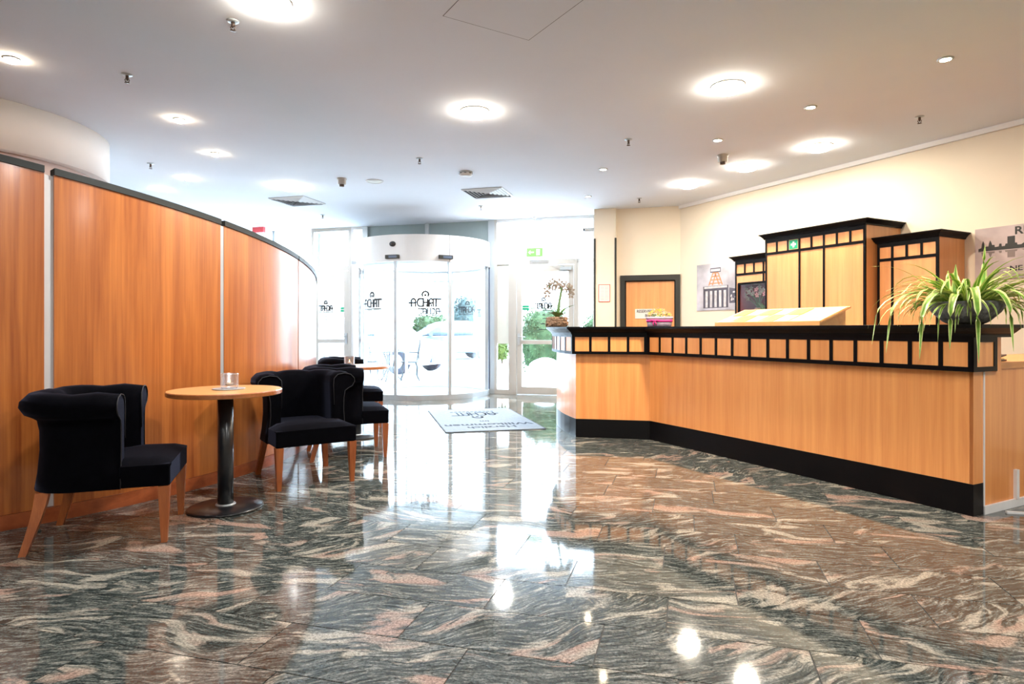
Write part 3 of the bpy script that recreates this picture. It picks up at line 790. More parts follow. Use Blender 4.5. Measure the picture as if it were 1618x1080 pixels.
def cabinet(s0, s1, dep, ztopbox, nsq, splits, label, sqh=0.115, niche=False, sign_at=None):
    r = fr_empty('wall_cabinet', CW, RZ_W); tag(r, label, 'cabinet', None)
    w = s1 - s0; sw = 0.024
    zt = ztopbox; zs1 = zt - 0.045; zs0 = zs1 - sqh; zr = zs0 - 0.03
    if not niche:
        MB().box(s0, s1, -dep + 0.02, -0.003, 0, zt).build('carcass', 'cab_wood', r)
    else:
        mb = MB()
        nx0, nx1, nz0, nz1 = s0 + 0.055, s1 - 0.02, 1.30, zr - 0.10
        mb.box(s0, nx0, -dep + 0.02, -0.003, 0, zt); mb.box(nx1, s1, -dep + 0.02, -0.003, 0, zt)
        mb.box(nx0, nx1, -dep + 0.02, -0.003, 0, nz0); mb.box(nx0, nx1, -dep + 0.02, -0.003, nz1, zt); mb.box(nx0, nx1, -0.03, -0.003, nz0, nz1)
        mb.build('carcass', 'cab_wood', r)
        lb = MB(); lb.box(nx0, nx1, -0.04, -0.03, nz0, nz1); lb.box(nx0, nx0 + 0.01, -dep + 0.03, -0.04, nz0, nz1); lb.box(nx1 - 0.01, nx1, -dep + 0.03, -0.04, nz0, nz1); lb.box(nx0, nx1, -dep + 0.03, -0.04, nz0, nz0 + 0.008)
        lb.build('niche_lining', 'red_inside', r)
        MB().box(nx0 + 0.27, nx0 + 0.33, -0.20, -0.12, nz0 + 0.008, nz1).build('red_post', 'red_post', r)
        MB().box(nx0 + 0.33, nx1 - 0.01, -0.22, -0.06, nz0 + 0.10, nz0 + 0.12).build('red_shelf', 'red_post', r)
        MB().box(nx0, nx1, -dep + 0.012, -dep + 0.018, nz0, nz1).build('glass_pane', 'glass', r)
        fm = MB(); fm.box(nx0 - 0.012, nx0 + 0.012, -dep - 0.002, -dep + 0.02, nz0, nz1); fm.box(nx0, nx1, -dep - 0.002, -dep + 0.02, nz1 - 0.016, nz1 + 0.008)
        fm.build('niche_frame', 'black', r)
    MB().box(s0, s1, -dep, -dep + 0.02, zs1, zt).build('top_rail', 'black', r)
    MB().box(s0, s1, -dep, -dep + 0.02, zr, zs0).build('lower_rail', 'black', r)
    st = (w - sw) / nsq
    for i in range(nsq + 1):
        x = s0 + st * i
        MB().box(x, x + sw, -dep, -dep + 0.02, zs0, zs1).build('frieze_stile', 'black', r)
    for i in range(nsq):
        x = s0 + st * i
        MB().box(x + sw, x + st, -dep + 0.006, -dep + 0.02, zs0, zs1).build('frieze_panel', 'cab_wood', r)
    xs = [s0] + [s0 + st * q for q in splits] + [s1 - sw]
    for x in xs:
        MB().box(x, x + sw, -dep, -dep + 0.02, (zr - 0.10) if (niche and x not in (xs[0], xs[-1])) else 0, zr).build('door_stile', 'black', r)
    if not niche:
        for a, b in zip(xs[:-1], xs[1:]):
            MB().box(a + sw, b, -dep + 0.006, -dep + 0.02, 0.0, zr).build('door', 'cab_wood', r)
    else:
        MB().box(s0 + sw, s0 + 0.043, -dep + 0.006, -dep + 0.02, 0, zr).build('door_border', 'cab_wood', r)
        MB().box(s0 + 0.043, s1 - sw, -dep + 0.006, -dep + 0.02, zr - 0.092, zr).build('door_border', 'cab_wood', r)
        MB().box(s0 + 0.043, s1 - sw, -dep + 0.006, -dep + 0.02, 0, 1.30).build('door', 'cab_wood', r)
    mb = MB(); cornice_wrap(mb, s0, s1, dep, zt); mb.build('cornice', 'black', r)
    if sign_at is not None:
        x = s0 + st * sign_at
        sgn = MB().box(x + sw + 0.004, x + st - 0.004, -dep + 0.001, -dep + 0.006, zs0 + 0.002, zs1 - 0.002).build('first_aid_sign', 'green', r)
        cx, cz, k = x + (sw + st) / 2, (zs0 + zs1) / 2, 0.034
        c = MB(); c.box(cx - k * 0.36, cx + k * 0.36, -dep - 0.001, -dep + 0.001, cz - k, cz + k); c.box(cx - k, cx + k, -dep - 0.0012, -dep + 0.001, cz - k * 0.36, cz + k * 0.36)
        c.build('white_cross', 'paper', sgn)
        f = MB(); a0, a1, b0, b1 = x + sw + 0.003, x + st - 0.003, zs0 + 0.001, zs1 - 0.001
        f.box(a0, a1, -dep - 0.0005, -dep + 0.003, b0, b0 + 0.005); f.box(a0, a1, -dep - 0.0005, -dep + 0.003, b1 - 0.005, b1); f.box(a0, a0 + 0.005, -dep - 0.0005, -dep + 0.003, b0, b1); f.box(a1 - 0.005, a1, -dep - 0.0005, -dep + 0.003, b0, b1)
        f.build('sign_border', 'cream_paper', sgn)
    return r
ctall = cabinet(2.127, 3.383, 0.61, 2.207, 8, (3, 5), 'tallest beech wall cabinet in the middle with first aid sign', sign_at=2)
cright = cabinet(3.41, 4.004, 0.455, 2.012, 4, (1,), 'short beech wall cabinet behind the spider plant')
cleft = cabinet(1.515, 2.125, 0.455, 2.012, 4, (3,), 'short beech display cabinet with glass niche left of tallest cabinet', niche=True)

def wloc(s, t, z=0):  # point in front of right wall
    p = CW + E1 * s + Vector((-0.8877, -0.4605)) * t
    return (p.x, p.y, z)

# posters on the right wall
pl = fr_empty('headframe_poster', CW, RZ_W); tag(pl, 'pale poster of orange mine headframe left of display cabinet', 'poster')
M['poster_sky'] = plain('poster_mist', (0.42, 0.42, 0.48), 0.6, var=0.35, scale=3.5)
M['poster_dark'] = plain('poster_dark_grey', (0.07, 0.07, 0.10), 0.6, var=0.3, scale=9)
M['poster_orange'] = plain('poster_orange', (0.55, 0.24, 0.10), 0.6, var=0.25, scale=30)
M['poster_pale'] = plain('poster_pale', (0.5, 0.49, 0.52), 0.6, var=0.2, scale=20)
x0, x1, zb, zt = 0.366, 1.25, 1.406, 2.09
MB().box(x0, x1, -0.012, -0.001, zb, zt).build('poster_sheet', 'poster_sky', pl)
g = MB()
def flat(mb, poly, y, mi=0, th=0.0012):
    vs = [(p[0], y, p[1]) for p in poly] + [(p[0], y - th, p[1]) for p in poly]; n = len(poly)
    mb.add(vs, [tuple(range(n)), tuple(range(2 * n - 1, n - 1, -1))] + [(i, (i + 1) % n, n + (i + 1) % n, n + i) for i in range(n)], mi)
for a, b in (((0.60, 1.77), (0.68, 1.95)), ((0.86, 1.77), (0.78, 1.95)), ((0.67, 1.77), (0.74, 1.95)), ((0.80, 1.77), (0.72, 1.95))):
    flat(g, [a, (a[0] + 0.022, a[1]), (b[0] + 0.02, b[1]), b], -0.012)
for z in (1.79, 1.84, 1.89, 1.94): flat(g, [(0.62 + (z - 1.77) * 0.4, z), (0.86 - (z - 1.77) * 0.4, z), (0.86 - (z - 1.77) * 0.4, z + 0.015), (0.62 + (z - 1.77) * 0.4, z + 0.015)], -0.012)
g.build('headframe_print', 'poster_orange', pl)
g = MB(); flat(g, [(0.64, 1.955), (0.84, 1.955), (0.84, 2.02), (0.64, 2.02)], -0.0125); flat(g, [(0.50, 1.44), (0.98, 1.44), (0.98, 1.76), (0.50, 1.76)], -0.012); flat(g, [(1.0, 1.50), (1.20, 1.50), (1.22, 1.68), (1.0, 1.72)], -0.012)
g.build('hall_print', 'poster_dark', pl)
g = MB()
flat(g, [(0.52, 1.725), (0.96, 1.725), (0.96, 1.755), (0.52, 1.755)], -0.0135)
flat(g, [(0.65, 1.97), (0.83, 1.97), (0.83, 2.005), (0.65, 2.005)], -0.0137)
for i in range(5):
    xx = 0.545 + i * 0.088; flat(g, [(xx, 1.45), (xx + 0.045, 1.45), (xx + 0.045, 1.69), (xx, 1.69)], -0.0135)
for i in range(14):
    xx, zz = 1.02 + random.random() * 0.15, 1.52 + random.random() * 0.15; flat(g, [(xx, zz), (xx + 0.02, zz), (xx + 0.02, zz + 0.025), (xx, zz + 0.02)], -0.0135)
g.build('window_print', 'poster_pale', pl)['kind'] = 'stuff'
pr = fr_empty('skyline_poster', CW, RZ_W); tag(pr, 'grey poster of black city skyline on cream wall behind spider plant', 'poster')
M['poster_grey'] = plain('poster_cloud', (0.46, 0.38, 0.38), 0.6, var=0.25, scale=3)
M['poster_refl'] = plain('poster_reflection', (0.20, 0.16, 0.15), 0.6, var=0.1)
MB().box(4.10, 5.55, -0.012, -0.001, 1.594, 2.093).build('poster_sheet', 'poster_grey', pr)
sk = [(0.03, 0), (0.03, .012), (.055, .02), (.06, .06), (.07, .085), (.08, .06), (.082, .03), (.115, .03), (.12, .06), (.13, .085), (.14, .06), (.145, .04), (.165, .04), (.168, .018), (.20, .02), (.205, .045), (.222, .045), (.225, .018), (.25, .02), (.255, .04), (.27, .04), (.27, .105), (.33, .105), (.33, .04), (.345, .04), (.35, .02), (.38, .02), (.40, .035), (.415, .035), (.43, .075), (.445, .075), (.46, .03), (.475, .03), (.50, .045), (.53, .045), (.535, .10), (.545, .10), (.55, .04), (.62, .05), (.66, .03), (.72, .06), (.80, .03), (.9, .05), (1.0, .03), (1.2, .03), (1.2, 0)]
for nm, mt, sg_ in (('skyline_print', 'black_ink', 1), ('reflection_print', 'poster_refl', -0.8)):
    g = MB()
    for (a, b) in zip(sk[:-1], sk[1:]):
        if b[0] - a[0] < 1e-4: continue
        z0 = 1.885 if sg_ > 0 else 1.878
        flat(g, [(4.10 + a[0], z0 - 0.012), (4.10 + b[0], z0 - 0.012), (4.10 + b[0], z0 + sg_ * b[1] + 0.002), (4.10 + a[0], z0 + sg_ * a[1] + 0.002)], -0.012)
    g.build(nm, mt, pr)
text_obj('poster_text', 'RU', 0.10, 'black_ink', pr, (4.50, -0.0125, 2.035), sx=1.15)
text_obj('poster_text', 'NE LE', 0.065, 'black_ink', pr, (4.49, -0.0125, 1.69), sx=1.25)

# fire notice on the column
fn = fr_empty('safety_notice', CW, RZ_F); tag(fn, 'red bordered safety notice sheet on the pale column', 'notice')
nx0, nx1, nz0, nz1 = -1.262, -1.075, 1.566, 1.845
MB().box(nx0, nx1, -0.096, -0.0905, nz0, nz1).build('sheet', 'paper', fn)
f = MB(); t = 0.009
f.box(nx0, nx1, -0.0975, -0.096, nz0, nz0 + t); f.box(nx0, nx1, -0.0975, -0.096, nz1 - t, nz1); f.box(nx0, nx0 + t, -0.0975, -0.096, nz0, nz1); f.box(nx1 - t, nx1, -0.0975, -0.096, nz0, nz1)
f.build('border', 'red', fn)
f = MB()
for i in range(9):
    z = nz1 - 0.045 - i * 0.024
    f.box(nx0 + 0.03, nx0 + 0.085, -0.0972, -0.096, z, z + 0.004); f.box(nx0 + 0.105, nx1 - 0.025, -0.0972, -0.096, z, z + 0.004)
f.build('print_lines', 'petal_pink', fn)

# ------------------------------------------------------------------ velvet armchairs
def build_chair():
    r = empty('armchair', (0, 0, 0))
    # horseshoe path of the wrap-around back, from right arm front to left arm front
    hw, xb, rad, xf = 0.245, -0.275, 0.17, 0.105
    path = [(xf, -hw), (xf - 0.1, -hw), (xb + rad, -hw)]
    path += [(xb + rad + rad * math.cos(math.radians(a)), -hw + rad + rad * math.sin(math.radians(a))) for a in range(-105, -181, -15)]
    n_back = 7
    path += [(xb, -hw + rad + (2 * hw - 2 * rad) * i / n_back) for i in range(1, n_back)]
    path += [(xb + rad + rad * math.cos(math.radians(a)), hw - rad + rad * math.sin(math.radians(a))) for a in range(180, 89, -15)]
    path += [(xf - 0.1, hw), (xf, hw)]
    P = [Vector(p) for p in path]
    prof = [(-0.045, 0.36), (-0.05, 0.55), (-0.055, 0.70), (-0.05, 0.765), (-0.02, 0.795), (0.03, 0.803), (0.08, 0.792), (0.108, 0.762), (0.112, 0.722), (0.092, 0.688), (0.060, 0.672), (0.036, 0.655), (0.026, 0.60), (0.024, 0.50), (0.034, 0.38), (0.046, 0.30), (-0.04, 0.30)]
    tot = 0; ss = [0]
    for a, b in zip(P[:-1], P[1:]): tot += (b - a).length; ss.append(tot)
    rings = []
    for i, p in enumerate(P):
        t = (P[min(i + 1, len(P) - 1)] - P[max(i - 1, 0)]).normalized()
        # path runs right arm -> back -> left arm; outward is to the right-hand rear side
        o = Vector((-t.y, t.x)) * -1 if False else Vector((t.y, -t.x)) * -1
        u = ss[i] / tot
        seam = abs(math.sin(PI * 5 * u))
        ring = []
        for (of, z) in prof:
            dz = -0.014 * (1 - seam) ** 2 if z > 0.75 else 0
            q = p - o * of * -1
            ring.append((q.x, q.y, z + dz))
        rings.append(ring)
    # orientation check: outward must point away from the seat centre
    c = Vector((-0.05, 0.0)); k = len(P) // 2
    if (Vector(rings[k][7][:2]) - c).length < (Vector(rings[k][0][:2]) - c).length:
        rings = []
        for i, p in enumerate(P):
            t = (P[min(i + 1, len(P) - 1)] - P[max(i - 1, 0)]).normalized()
            o = Vector((t.y, -t.x)); u = ss[i] / tot; seam = abs(math.sin(PI * 5 * u))
            rings.append([((p + o * of).x, (p + o * of).y, z + (-0.014 * (1 - seam) ** 2 if z > 0.75 else 0)) for (of, z) in prof])
    MB().rings(rings, True, True, smooth=True).build('backrest', 'velvet', r)
    for end in (0, -1):
        ring = rings[end]
        pts = [(p[0] + 0.003, p[1], p[2]) for p in ring[1:16]]
        MB().tube(pts, 0.0035, 5).build('piping', 'piping', r)
    # T-shaped seat with a slightly domed cushion
    T = [(-0.24, -0.20), (0.10, -0.20), (0.10, -0.287), (0.335, -0.287), (0.335, 0.287), (0.10, 0.287), (0.10, 0.20), (-0.24, 0.20)]
    MB().prism(T, 0.30, 0.415).build('seat', 'velvet', r, bevel=0.012)
    cu = MB(); nx, ny = 10, 10; vs = []
    xs = [-0.23 + 0.565 * i / nx for i in range(nx + 1)]
    for i, x in enumerate(xs):
        w = 0.198 if x < 0.1 else 0.286
        for j in range(ny + 1):
            y = -w + 2 * w * j / ny
            e = min(1, (1 - abs(2 * j / ny - 1)) * 5) * min(1, (0.335 - x) * 18 + 0.0)
            vs.append((x, y, 0.413 + 0.022 * e ** 0.5 + 0.020 * (1 - (2 * j / ny - 1) ** 2) * (1 - ((x - 0.05) / 0.3) ** 2 if abs(x - 0.05) < 0.3 else 0)))
    fs = [(i * (ny + 1) + j, (i + 1) * (ny + 1) + j, (i + 1) * (ny + 1) + j + 1, i * (ny + 1) + j + 1) for i in range(nx) for j in range(ny)]
    cu.add(vs, fs, 0, True)
    low = [(x, y, 0.40) for x, y, z in vs]
    edge = [j for j in range(ny + 1)] + [i * (ny + 1) + ny for i in range(1, nx + 1)] + [nx * (ny + 1) + j for j in range(ny - 1, -1, -1)] + [i * (ny + 1) for i in range(nx - 1, 0, -1)]
    cu.rings([[vs[e] for e in edge], [low[e] for e in edge]], True, False, smooth=True)
    cu.build('cushion', 'velvet', r)
    # legs
    for sy in (-1, 1):
        rg = []
        for z, h_ in ((0.30, 0.027), (0.15, 0.021), (0.0, 0.014)):
            cx, cy = 0.305, sy * 0.262
            rg.append([(cx + a * h_, cy + b * h_, z) for a, b in ((-1, -1), (1, -1), (1, 1), (-1, 1))])
        MB().rings(rg, smooth=False).build('leg', 'leg_wood', r)
        rg = []
        for z, cx, h_ in ((0.30, -0.245, 0.030), (0.24, -0.253, 0.027), (0.17, -0.268, 0.023), (0.09, -0.290, 0.019), (0.0, -0.316, 0.016)):
            cy = sy * (0.225 + 0.04 * (0.3 - z) / 0.3)
            rg.append([(cx + a * h_, cy + b * 0.019, z) for a, b in ((-1, -1), (1, -1), (1, 1), (-1, 1))])
        MB().rings(rg, smooth=False).build('leg', 'leg_wood', r)
    return r
ch = build_chair()
CH = [(-2.215, 3.446, 19.5, 'black velvet armchair nearest the camera at the far left'),
      (-1.578, 4.732, -55.4, 'black velvet armchair facing the camera beside the nearer round table'),
      (-1.500, 5.645, 20.9, 'black velvet armchair seen side-on behind the chair facing the camera'),
      (-1.886, 7.35, 17.0, 'black velvet armchair farthest back beyond the second round table')]
for i, (x, y, a, lab) in enumerate(CH):
    o = ch if i == 0 else copy_tree(ch)
    o.location = (x, y, 0); o.rotation_euler = (0, 0, math.radians(a)); tag(o, lab, 'armchair', 'black velvet armchairs')

# round tables
def build_table():
    r = empty('bistro_table')
    tt = MB().lathe([(0.0001, 0.715), (0.328, 0.715), (0.335, 0.719), (0.335, 0.740), (0.331, 0.745), (0.0001, 0.745)], 64, mi=0, smooth=False)
    o = tt.build('table_top', ['table_wood', 'table_edge'], r)
    for p in o.data.polygons:
        if abs(p.normal.z) < 0.75 or p.center.z < 0.716: p.material_index = 1
    MB().lathe([(0.0465, 0.012), (0.0465, 0.715)], 32).build('column', 'black_metal', r)
    MB().lathe([(0.0001, 0.0), (0.220, 0.0), (0.224, 0.006), (0.216, 0.014), (0.06, 0.024), (0.0001, 0.024)], 56).build('base', 'black_metal', r)
    MB().lathe([(0.058, 0.018), (0.062, 0.022), (0.058, 0.030), (0.048, 0.032)], 28).build('collar', 'grey_metal', r)
    return r
tb1 = build_table(); tb1.location = (-1.806, 3.93, 0); tag(tb1, 'nearer round wooden bistro table on black pedestal', 'table', 'round bistro tables')
tb2 = copy_tree(tb1); tb2.location = (-1.63, 6.55, 0); tag(tb2, 'farther round wooden bistro table near the entrance', 'table', 'round bistro tables')

def candle(x, y, lab, clab):
    c = MB().lathe([(0.0001, 0), (0.092, 0), (0.098, 0.006), (0.094, 0.007), (0.0001, 0.004)], 36).build('coaster', 'grey_metal'); c.location = (x, y, 0.745); tag(c, clab, 'coaster')
    r = empty('candle_glass', (x + 0.005, y, 0.7495)); tag(r, lab, 'candle holder', 'glass candle holders')
    prof = [(0.0001, 0.0), (0.046, 0.0)]
    for i in range(14):
        z = 0.012 + i * 0.0058
        prof.append((0.0535 if i % 2 else 0.0500, z))
    prof += [(0.052, 0.096), (0.047, 0.096), (0.046, 0.02), (0.0001, 0.018)]
    MB().lathe(prof, 32).build('ribbed_glass', 'cup_glass', r)
    MB().lathe([(0.0001, 0.021), (0.022, 0.021), (0.022, 0.036), (0.0001, 0.034)], 20).build('tea_light', 'wax', r)
    MB().lathe([(0.0001, 0.036), (0.005, 0.042), (0.004, 0.052), (0.0001, 0.064)], 10).build('flame', 'flame', r)
candle(-1.795, 3.95, 'ribbed glass candle holder on the nearer round table', 'round grey coaster under the nearer candle holder')
candle(-1.70, 6.50, 'ribbed glass candle holder on the farther round table', 'round grey coaster under the farther candle holder')

# ------------------------------------------------------------------ doormat
mt = empty('doormat', (-0.392, 7.84, 0), math.radians(13.5)); tag(mt, 'pale grey welcome doormat with printed lettering before the entrance', 'doormat')
MB().box(-0.56, 0.56, -0.95, 0.95, 0.0005, 0.009).build('pile', 'mat', mt)
f = MB(); f.box(-0.57, 0.57, -0.96, -0.95, 0.0005, 0.010); f.box(-0.57, 0.57, 0.95, 0.96, 0.0005, 0.010); f.box(-0.57, -0.56, -0.95, 0.95, 0.0005, 0.010); f.box(0.56, 0.57, -0.95, 0.95, 0.0005, 0.010)
f.build('border', 'mat_edge', mt)
for s_, y_, sz in (('Herzlich', -0.70, 0.17), ('Willkommen', -0.50, 0.20), ('im', -0.24, 0.12)):
    text_obj('lettering', s_, sz, 'mat_ink', mt, (0, y_, 0.0092), rot=(0, 0, PI))
logo_mesh(lambda x, z, t: (-x, 0.55 - (z + 0.0) * 1.6, 0.009 + t), 0.16, 0.62, bold=0.07).build('logo', 'mat_ink', mt)

# ------------------------------------------------------------------ ceiling fittings
def lamp_big(x, y, lab, group='large round ceiling lamps', col=(1.0, 0.97, 0.93), pw=1.0):
    r = empty('ceiling_lamp', (x, y, CEIL)); tag(r, lab, 'ceiling lamp', group)
    MB().lathe([(0.130, 0.0), (0.131, -0.006), (0.122, -0.012), (0.117, -0.010), (0.117, 0.0)], 40).build('ring', 'white_metal', r)
    MB().lathe([(0.114, -0.003), (0.112, -0.040), (0.095, -0.050), (0.0001, -0.053)], 40).build('diffuser', 'big_lamp', r)
    ld = bpy.data.lights.new('lamp_light', 'AREA'); ld.shape = 'DISK'; ld.size = 0.19; ld.energy = BIG_W * pw; ld.color = col
    lo = bpy.data.objects.new('lamp_light', ld); COL.objects.link(lo); lo.parent = r; lo.location = (0, 0, -0.058)
    return r
BL = [(-1.428, 3.663, 'large round ceiling lamp cut by the top picture edge'), (-0.329, 5.494, 'large round ceiling lamp alone in the middle of the ceiling'), (1.705, 4.925, 'large round ceiling lamp right of centre with wide halo'),
      (3.223, 6.533, 'nearest of three large round lamps above the wall cabinets'), (2.765, 7.34, 'middle of three large round lamps above the wall cabinets'), (2.331, 8.23, 'farthest of three large round lamps before the office wall'),
      (-2.993, 8.375, 'large round ceiling lamp just before the left air vent'), (-4.014, 10.801, 'large round ceiling lamp beyond the left air vent near glazing'), (-0.139, 9.749, 'large round ceiling lamp beyond the right air vent near entrance')]
BLP = [(0.9, 0), (0.9, 0), (2.3, 1), (0.5, 1), (0.5, 1), (0.5, 1), (0.9, 0), (0.9, 0), (0.9, 0)]
for (x, y, l), (pw, w) in zip(BL, BLP): lamp_big(x, y, l, col=(1.0, 0.85, 0.66) if w else (0.88, 0.94, 1.0), pw=pw)
for x, y, l, pw in [(-2.6, 0.6, 'added ceiling fill lamp above the viewer on the left', 0.6), (0.8, 1.0, 'added ceiling fill lamp straight above the viewer', 0.9), (4.1, 1.6, 'added ceiling fill lamp above the viewer on the right', 0.9), (-1.0, -1.8, 'added ceiling fill lamp behind the viewer on the left', 0.5), (3.2, -1.6, 'added ceiling fill lamp behind the viewer on the right', 0.5)]:  # unseen lamps added above and behind the camera as front fill
    lamp_big(x, y, l, 'added fill lamps over the near lobby', (0.93, 0.96, 1.0), pw)
def lamp_small(x, y, lab, grp, warm=(1, 0.74, 0.45), halo=False):
    r = empty('spotlight', (x, y, CEIL)); tag(r, lab, 'spotlight', grp)
    MB().lathe([(0.052, 0.0), (0.053, -0.005), (0.040, -0.010), (0.036, -0.008), (0.036, 0.0)], 28).build('ring', 'grey_metal', r)
    d = 0.030 if halo else 0.006
    MB().lathe([(0.034, -0.003), (0.033, -d), (0.0001, -d - 0.004)], 24).build('bulb', 'small_lamp', r)
    ld = bpy.data.lights.new('spot_beam', 'SPOT'); ld.energy = SPOT_W; ld.color = warm; ld.spot_size = math.radians(100); ld.spot_blend = 0.8; ld.shadow_soft_size = 0.03
    lo = bpy.data.objects.new('spot_beam', ld); COL.objects.link(lo); lo.parent = r; lo.location = (0, 0, -0.04)
for x, y, l in [(-3.559, 4.431, 'left-row spotlight nearest the picture edge above the wood wall'), (-3.049, 5.709, 'second spotlight of the left row above the wood wall'), (-3.244, 6.814, 'third spotlight of the left row above the wood wall'), (-4.117, 7.921, 'fourth spotlight of the left row above the wood wall'), (-4.795, 8.525, 'last spotlight of the left row just over the wood wall')]:
    lamp_small(x, y, l, 'spotlights behind the wood wall', halo=True)
for x, y, l in [(3.089, 4.442, 'small spotlight nearest the right picture edge above the desk'), (2.588, 5.401, 'second small spotlight of the row above the reception desk'), (2.091, 6.337, 'third small spotlight of the row above the reception desk'), (1.094, 7.484, 'fourth small spotlight above the rounded desk end'), (1.098, 9.01, 'farthest small spotlight before the pale column')]:
    lamp_small(x, y, l, 'spotlights above the reception desk')
def sprinkler_build():
    r = empty('sprinkler')
    MB().lathe([(0.038, 0.0), (0.036, -0.006), (0.016, -0.009), (0.0001, -0.009)], 22).build('rosette', 'grey_metal', r)
    MB().lathe([(0.011, -0.009), (0.011, -0.028), (0.007, -0.032), (0.006, -0.045)], 12).build('body', 'sprinkler', r)
    for s_ in (-1, 1): MB().tube([(0.008 * s_, 0, -0.030), (0.015 * s_, 0, -0.042), (0.005 * s_, 0, -0.060)], 0.003, 6).build('frame_arm', 'sprinkler', r)
    MB().lathe([(0.0001, -0.058), (0.018, -0.060), (0.018, -0.063), (0.0001, -0.063)], 14).build('deflector', 'sprinkler', r)
    return r
sp0 = sprinkler_build()
SP = [(-1.744, 3.896, 'sprinkler head just below the lamp cut by the top edge'), (-2.912, 4.717, 'sprinkler head between the two nearest left-row spotlights'), (-4.19, 7.228, 'sprinkler head right above the wood wall beside fourth spotlight'), (1.18, 6.316, 'sprinkler head left of the desk spotlight row'), (3.688, 5.641, 'sprinkler head nearest the cornice at the right'), (-1.04, 7.015, 'sprinkler head in the middle ceiling left of the smoke detector'), (-3.171, 10.445, 'sprinkler head beyond the left air vent'), (-0.482, 9.699, 'sprinkler head just beyond the right air vent'), (1.865, 9.14, 'sprinkler head before the office wall')]
for i, (x, y, l) in enumerate(SP):
    o = sp0 if i == 0 else copy_tree(sp0)
    o.location = (x, y, CEIL); o.rotation_euler = (0, 0, i * 0.7); tag(o, l, 'sprinkler', 'ceiling sprinklers')
def detector(x, y, lab):
    r = empty('motion_detector', (x, y, CEIL)); tag(r, lab, 'detector')
    MB().lathe([(0.062, 0.0), (0.062, -0.012), (0.052, -0.016), (0.052, -0.070), (0.046, -0.076), (0.0001, -0.076)], 24).build('housing', 'cream_metal', r)
    MB().lathe([(0.030, -0.076), (0.030, -0.102), (0.0001, -0.104)], 18).build('sensor_eye', 'sprinkler', r)
detector(-2.172, 7.954, 'pale ceiling detector left of the flush round speaker')
detector(2.329, 6.888, 'pale ceiling detector beside lamps above the wall cabinets')
sk_ = empty('ceiling_speaker', (-1.782, 8.09, CEIL)); tag(sk_, 'flush round white ceiling speaker between detectors', 'speaker')
MB().lathe([(0.115, 0.0), (0.112, -0.008), (0.092, -0.008), (0.090, 0.0)], 36).build('rim', 'white_metal', sk_)
MB().lathe([(0.090, -0.002), (0.088, -0.005), (0.0001, -0.007)], 32).build('grille', 'frosted', sk_)
sm = empty('smoke_detector', (-0.566, 7.635, CEIL)); tag(sm, 'white smoke detector before the right air vent', 'smoke detector')
MB().lathe([(0.085, 0.0), (0.085, -0.016), (0.0001, -0.016)], 32).build('base', 'grey_metal', sm)
MB().lathe([(0.078, -0.016), (0.082, -0.026), (0.070, -0.046), (0.040, -0.054), (0.0001, -0.055)], 32).build('cover', 'white_metal', sm)
for q in range(8):
    a = q / 8 * 2 * PI; mm = Matrix.Translation((0.078 * math.cos(a), 0.078 * math.sin(a), -0.021)) @ Matrix.Rotation(a, 4, 'Z')
    MB().box(-0.004, 0.006, -0.014, 0.014, -0.004, 0.004, mat=mm).build('slot', 'vent_dark', sm)
def vent(x, y, lab):
    r = empty('air_vent', (x, y, CEIL), RZ_F); tag(r, lab, 'air vent', 'square ceiling air vents')
    MB().box(-0.29, 0.29, -0.29, 0.29, -0.004, 0.0).build('backing', 'vent_dark', r)
    for k in range(6):
        a = 0.295 - k * 0.048; b = a - 0.024; z0, z1 = -0.008, -0.020
        for q in range(4):
            mm = Matrix.Rotation(q * PI / 2, 4, 'Z')
            vs = [(-a, -a, z0), (a, -a, z0), (b, -b, z1), (-b, -b, z1), (-a, -a, z0 + 0.003), (a, -a, z0 + 0.003), (b, -b, z1 + 0.003), (-b, -b, z1 + 0.003)]
            MB().add([mm @ Vector(p) for p in vs], [(3, 2, 1, 0), (4, 5, 6, 7), (0, 1, 5, 4), (1, 2, 6, 5), (2, 3, 7, 6), (3, 0, 4, 7)]).build('louvre', 'white_metal', r)
vent(-3.205, 9.317, 'left square ceiling air vent with louvres')
vent(-0.34, 8.76, 'right square ceiling air vent with louvres')
hz_ = empty('access_hatch', (0.02, 3.70, CEIL), math.radians(31)); tag(hz_, 'faint square access hatch outline in ceiling near lamp', 'access hatch')
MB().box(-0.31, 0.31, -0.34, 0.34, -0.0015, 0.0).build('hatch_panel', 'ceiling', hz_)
f = MB()
for a, b, c, d in ((-0.314, 0.314, -0.344, -0.341), (-0.314, 0.314, 0.341, 0.344), (-0.314, -0.311, -0.344, 0.344), (0.311, 0.314, -0.344, 0.344)): f.box(a, b, c, d, -0.001, 0.0)
f.build('hatch_gap', 'vent_dark', hz_)

# exit sign
ex = empty('exit_sign', (0.388, 10.60, 0), RZ_F); tag(ex, 'green glowing exit sign hanging on rod before the entrance', 'exit sign')
MB().lathe([(0.035, CEIL), (0.033, CEIL - 0.03), (0.008, CEIL - 0.04), (0.008, 2.515), (0.0001, 2.515)], 14).build('rod', 'white_metal', ex)
MB().box(-0.145, 0.145, -0.022, 0.022, 2.36, 2.515).build('housing', 'white_metal', ex)
fc = MB().box(-0.138, 0.138, -0.026, -0.022, 2.367, 2.508).build('sign_face', 'exit', ex)
g = MB()
flat(g, [(0.03, 2.385), (0.095, 2.385), (0.095, 2.49), (0.03, 2.49)], -0.026)
flat(g, [(-0.11, 2.437), (-0.07, 2.475), (-0.07, 2.448), (-0.01, 2.448), (-0.01, 2.426), (-0.07, 2.426), (-0.07, 2.399)], -0.026)
g.build('symbol', 'exit_w', fc)

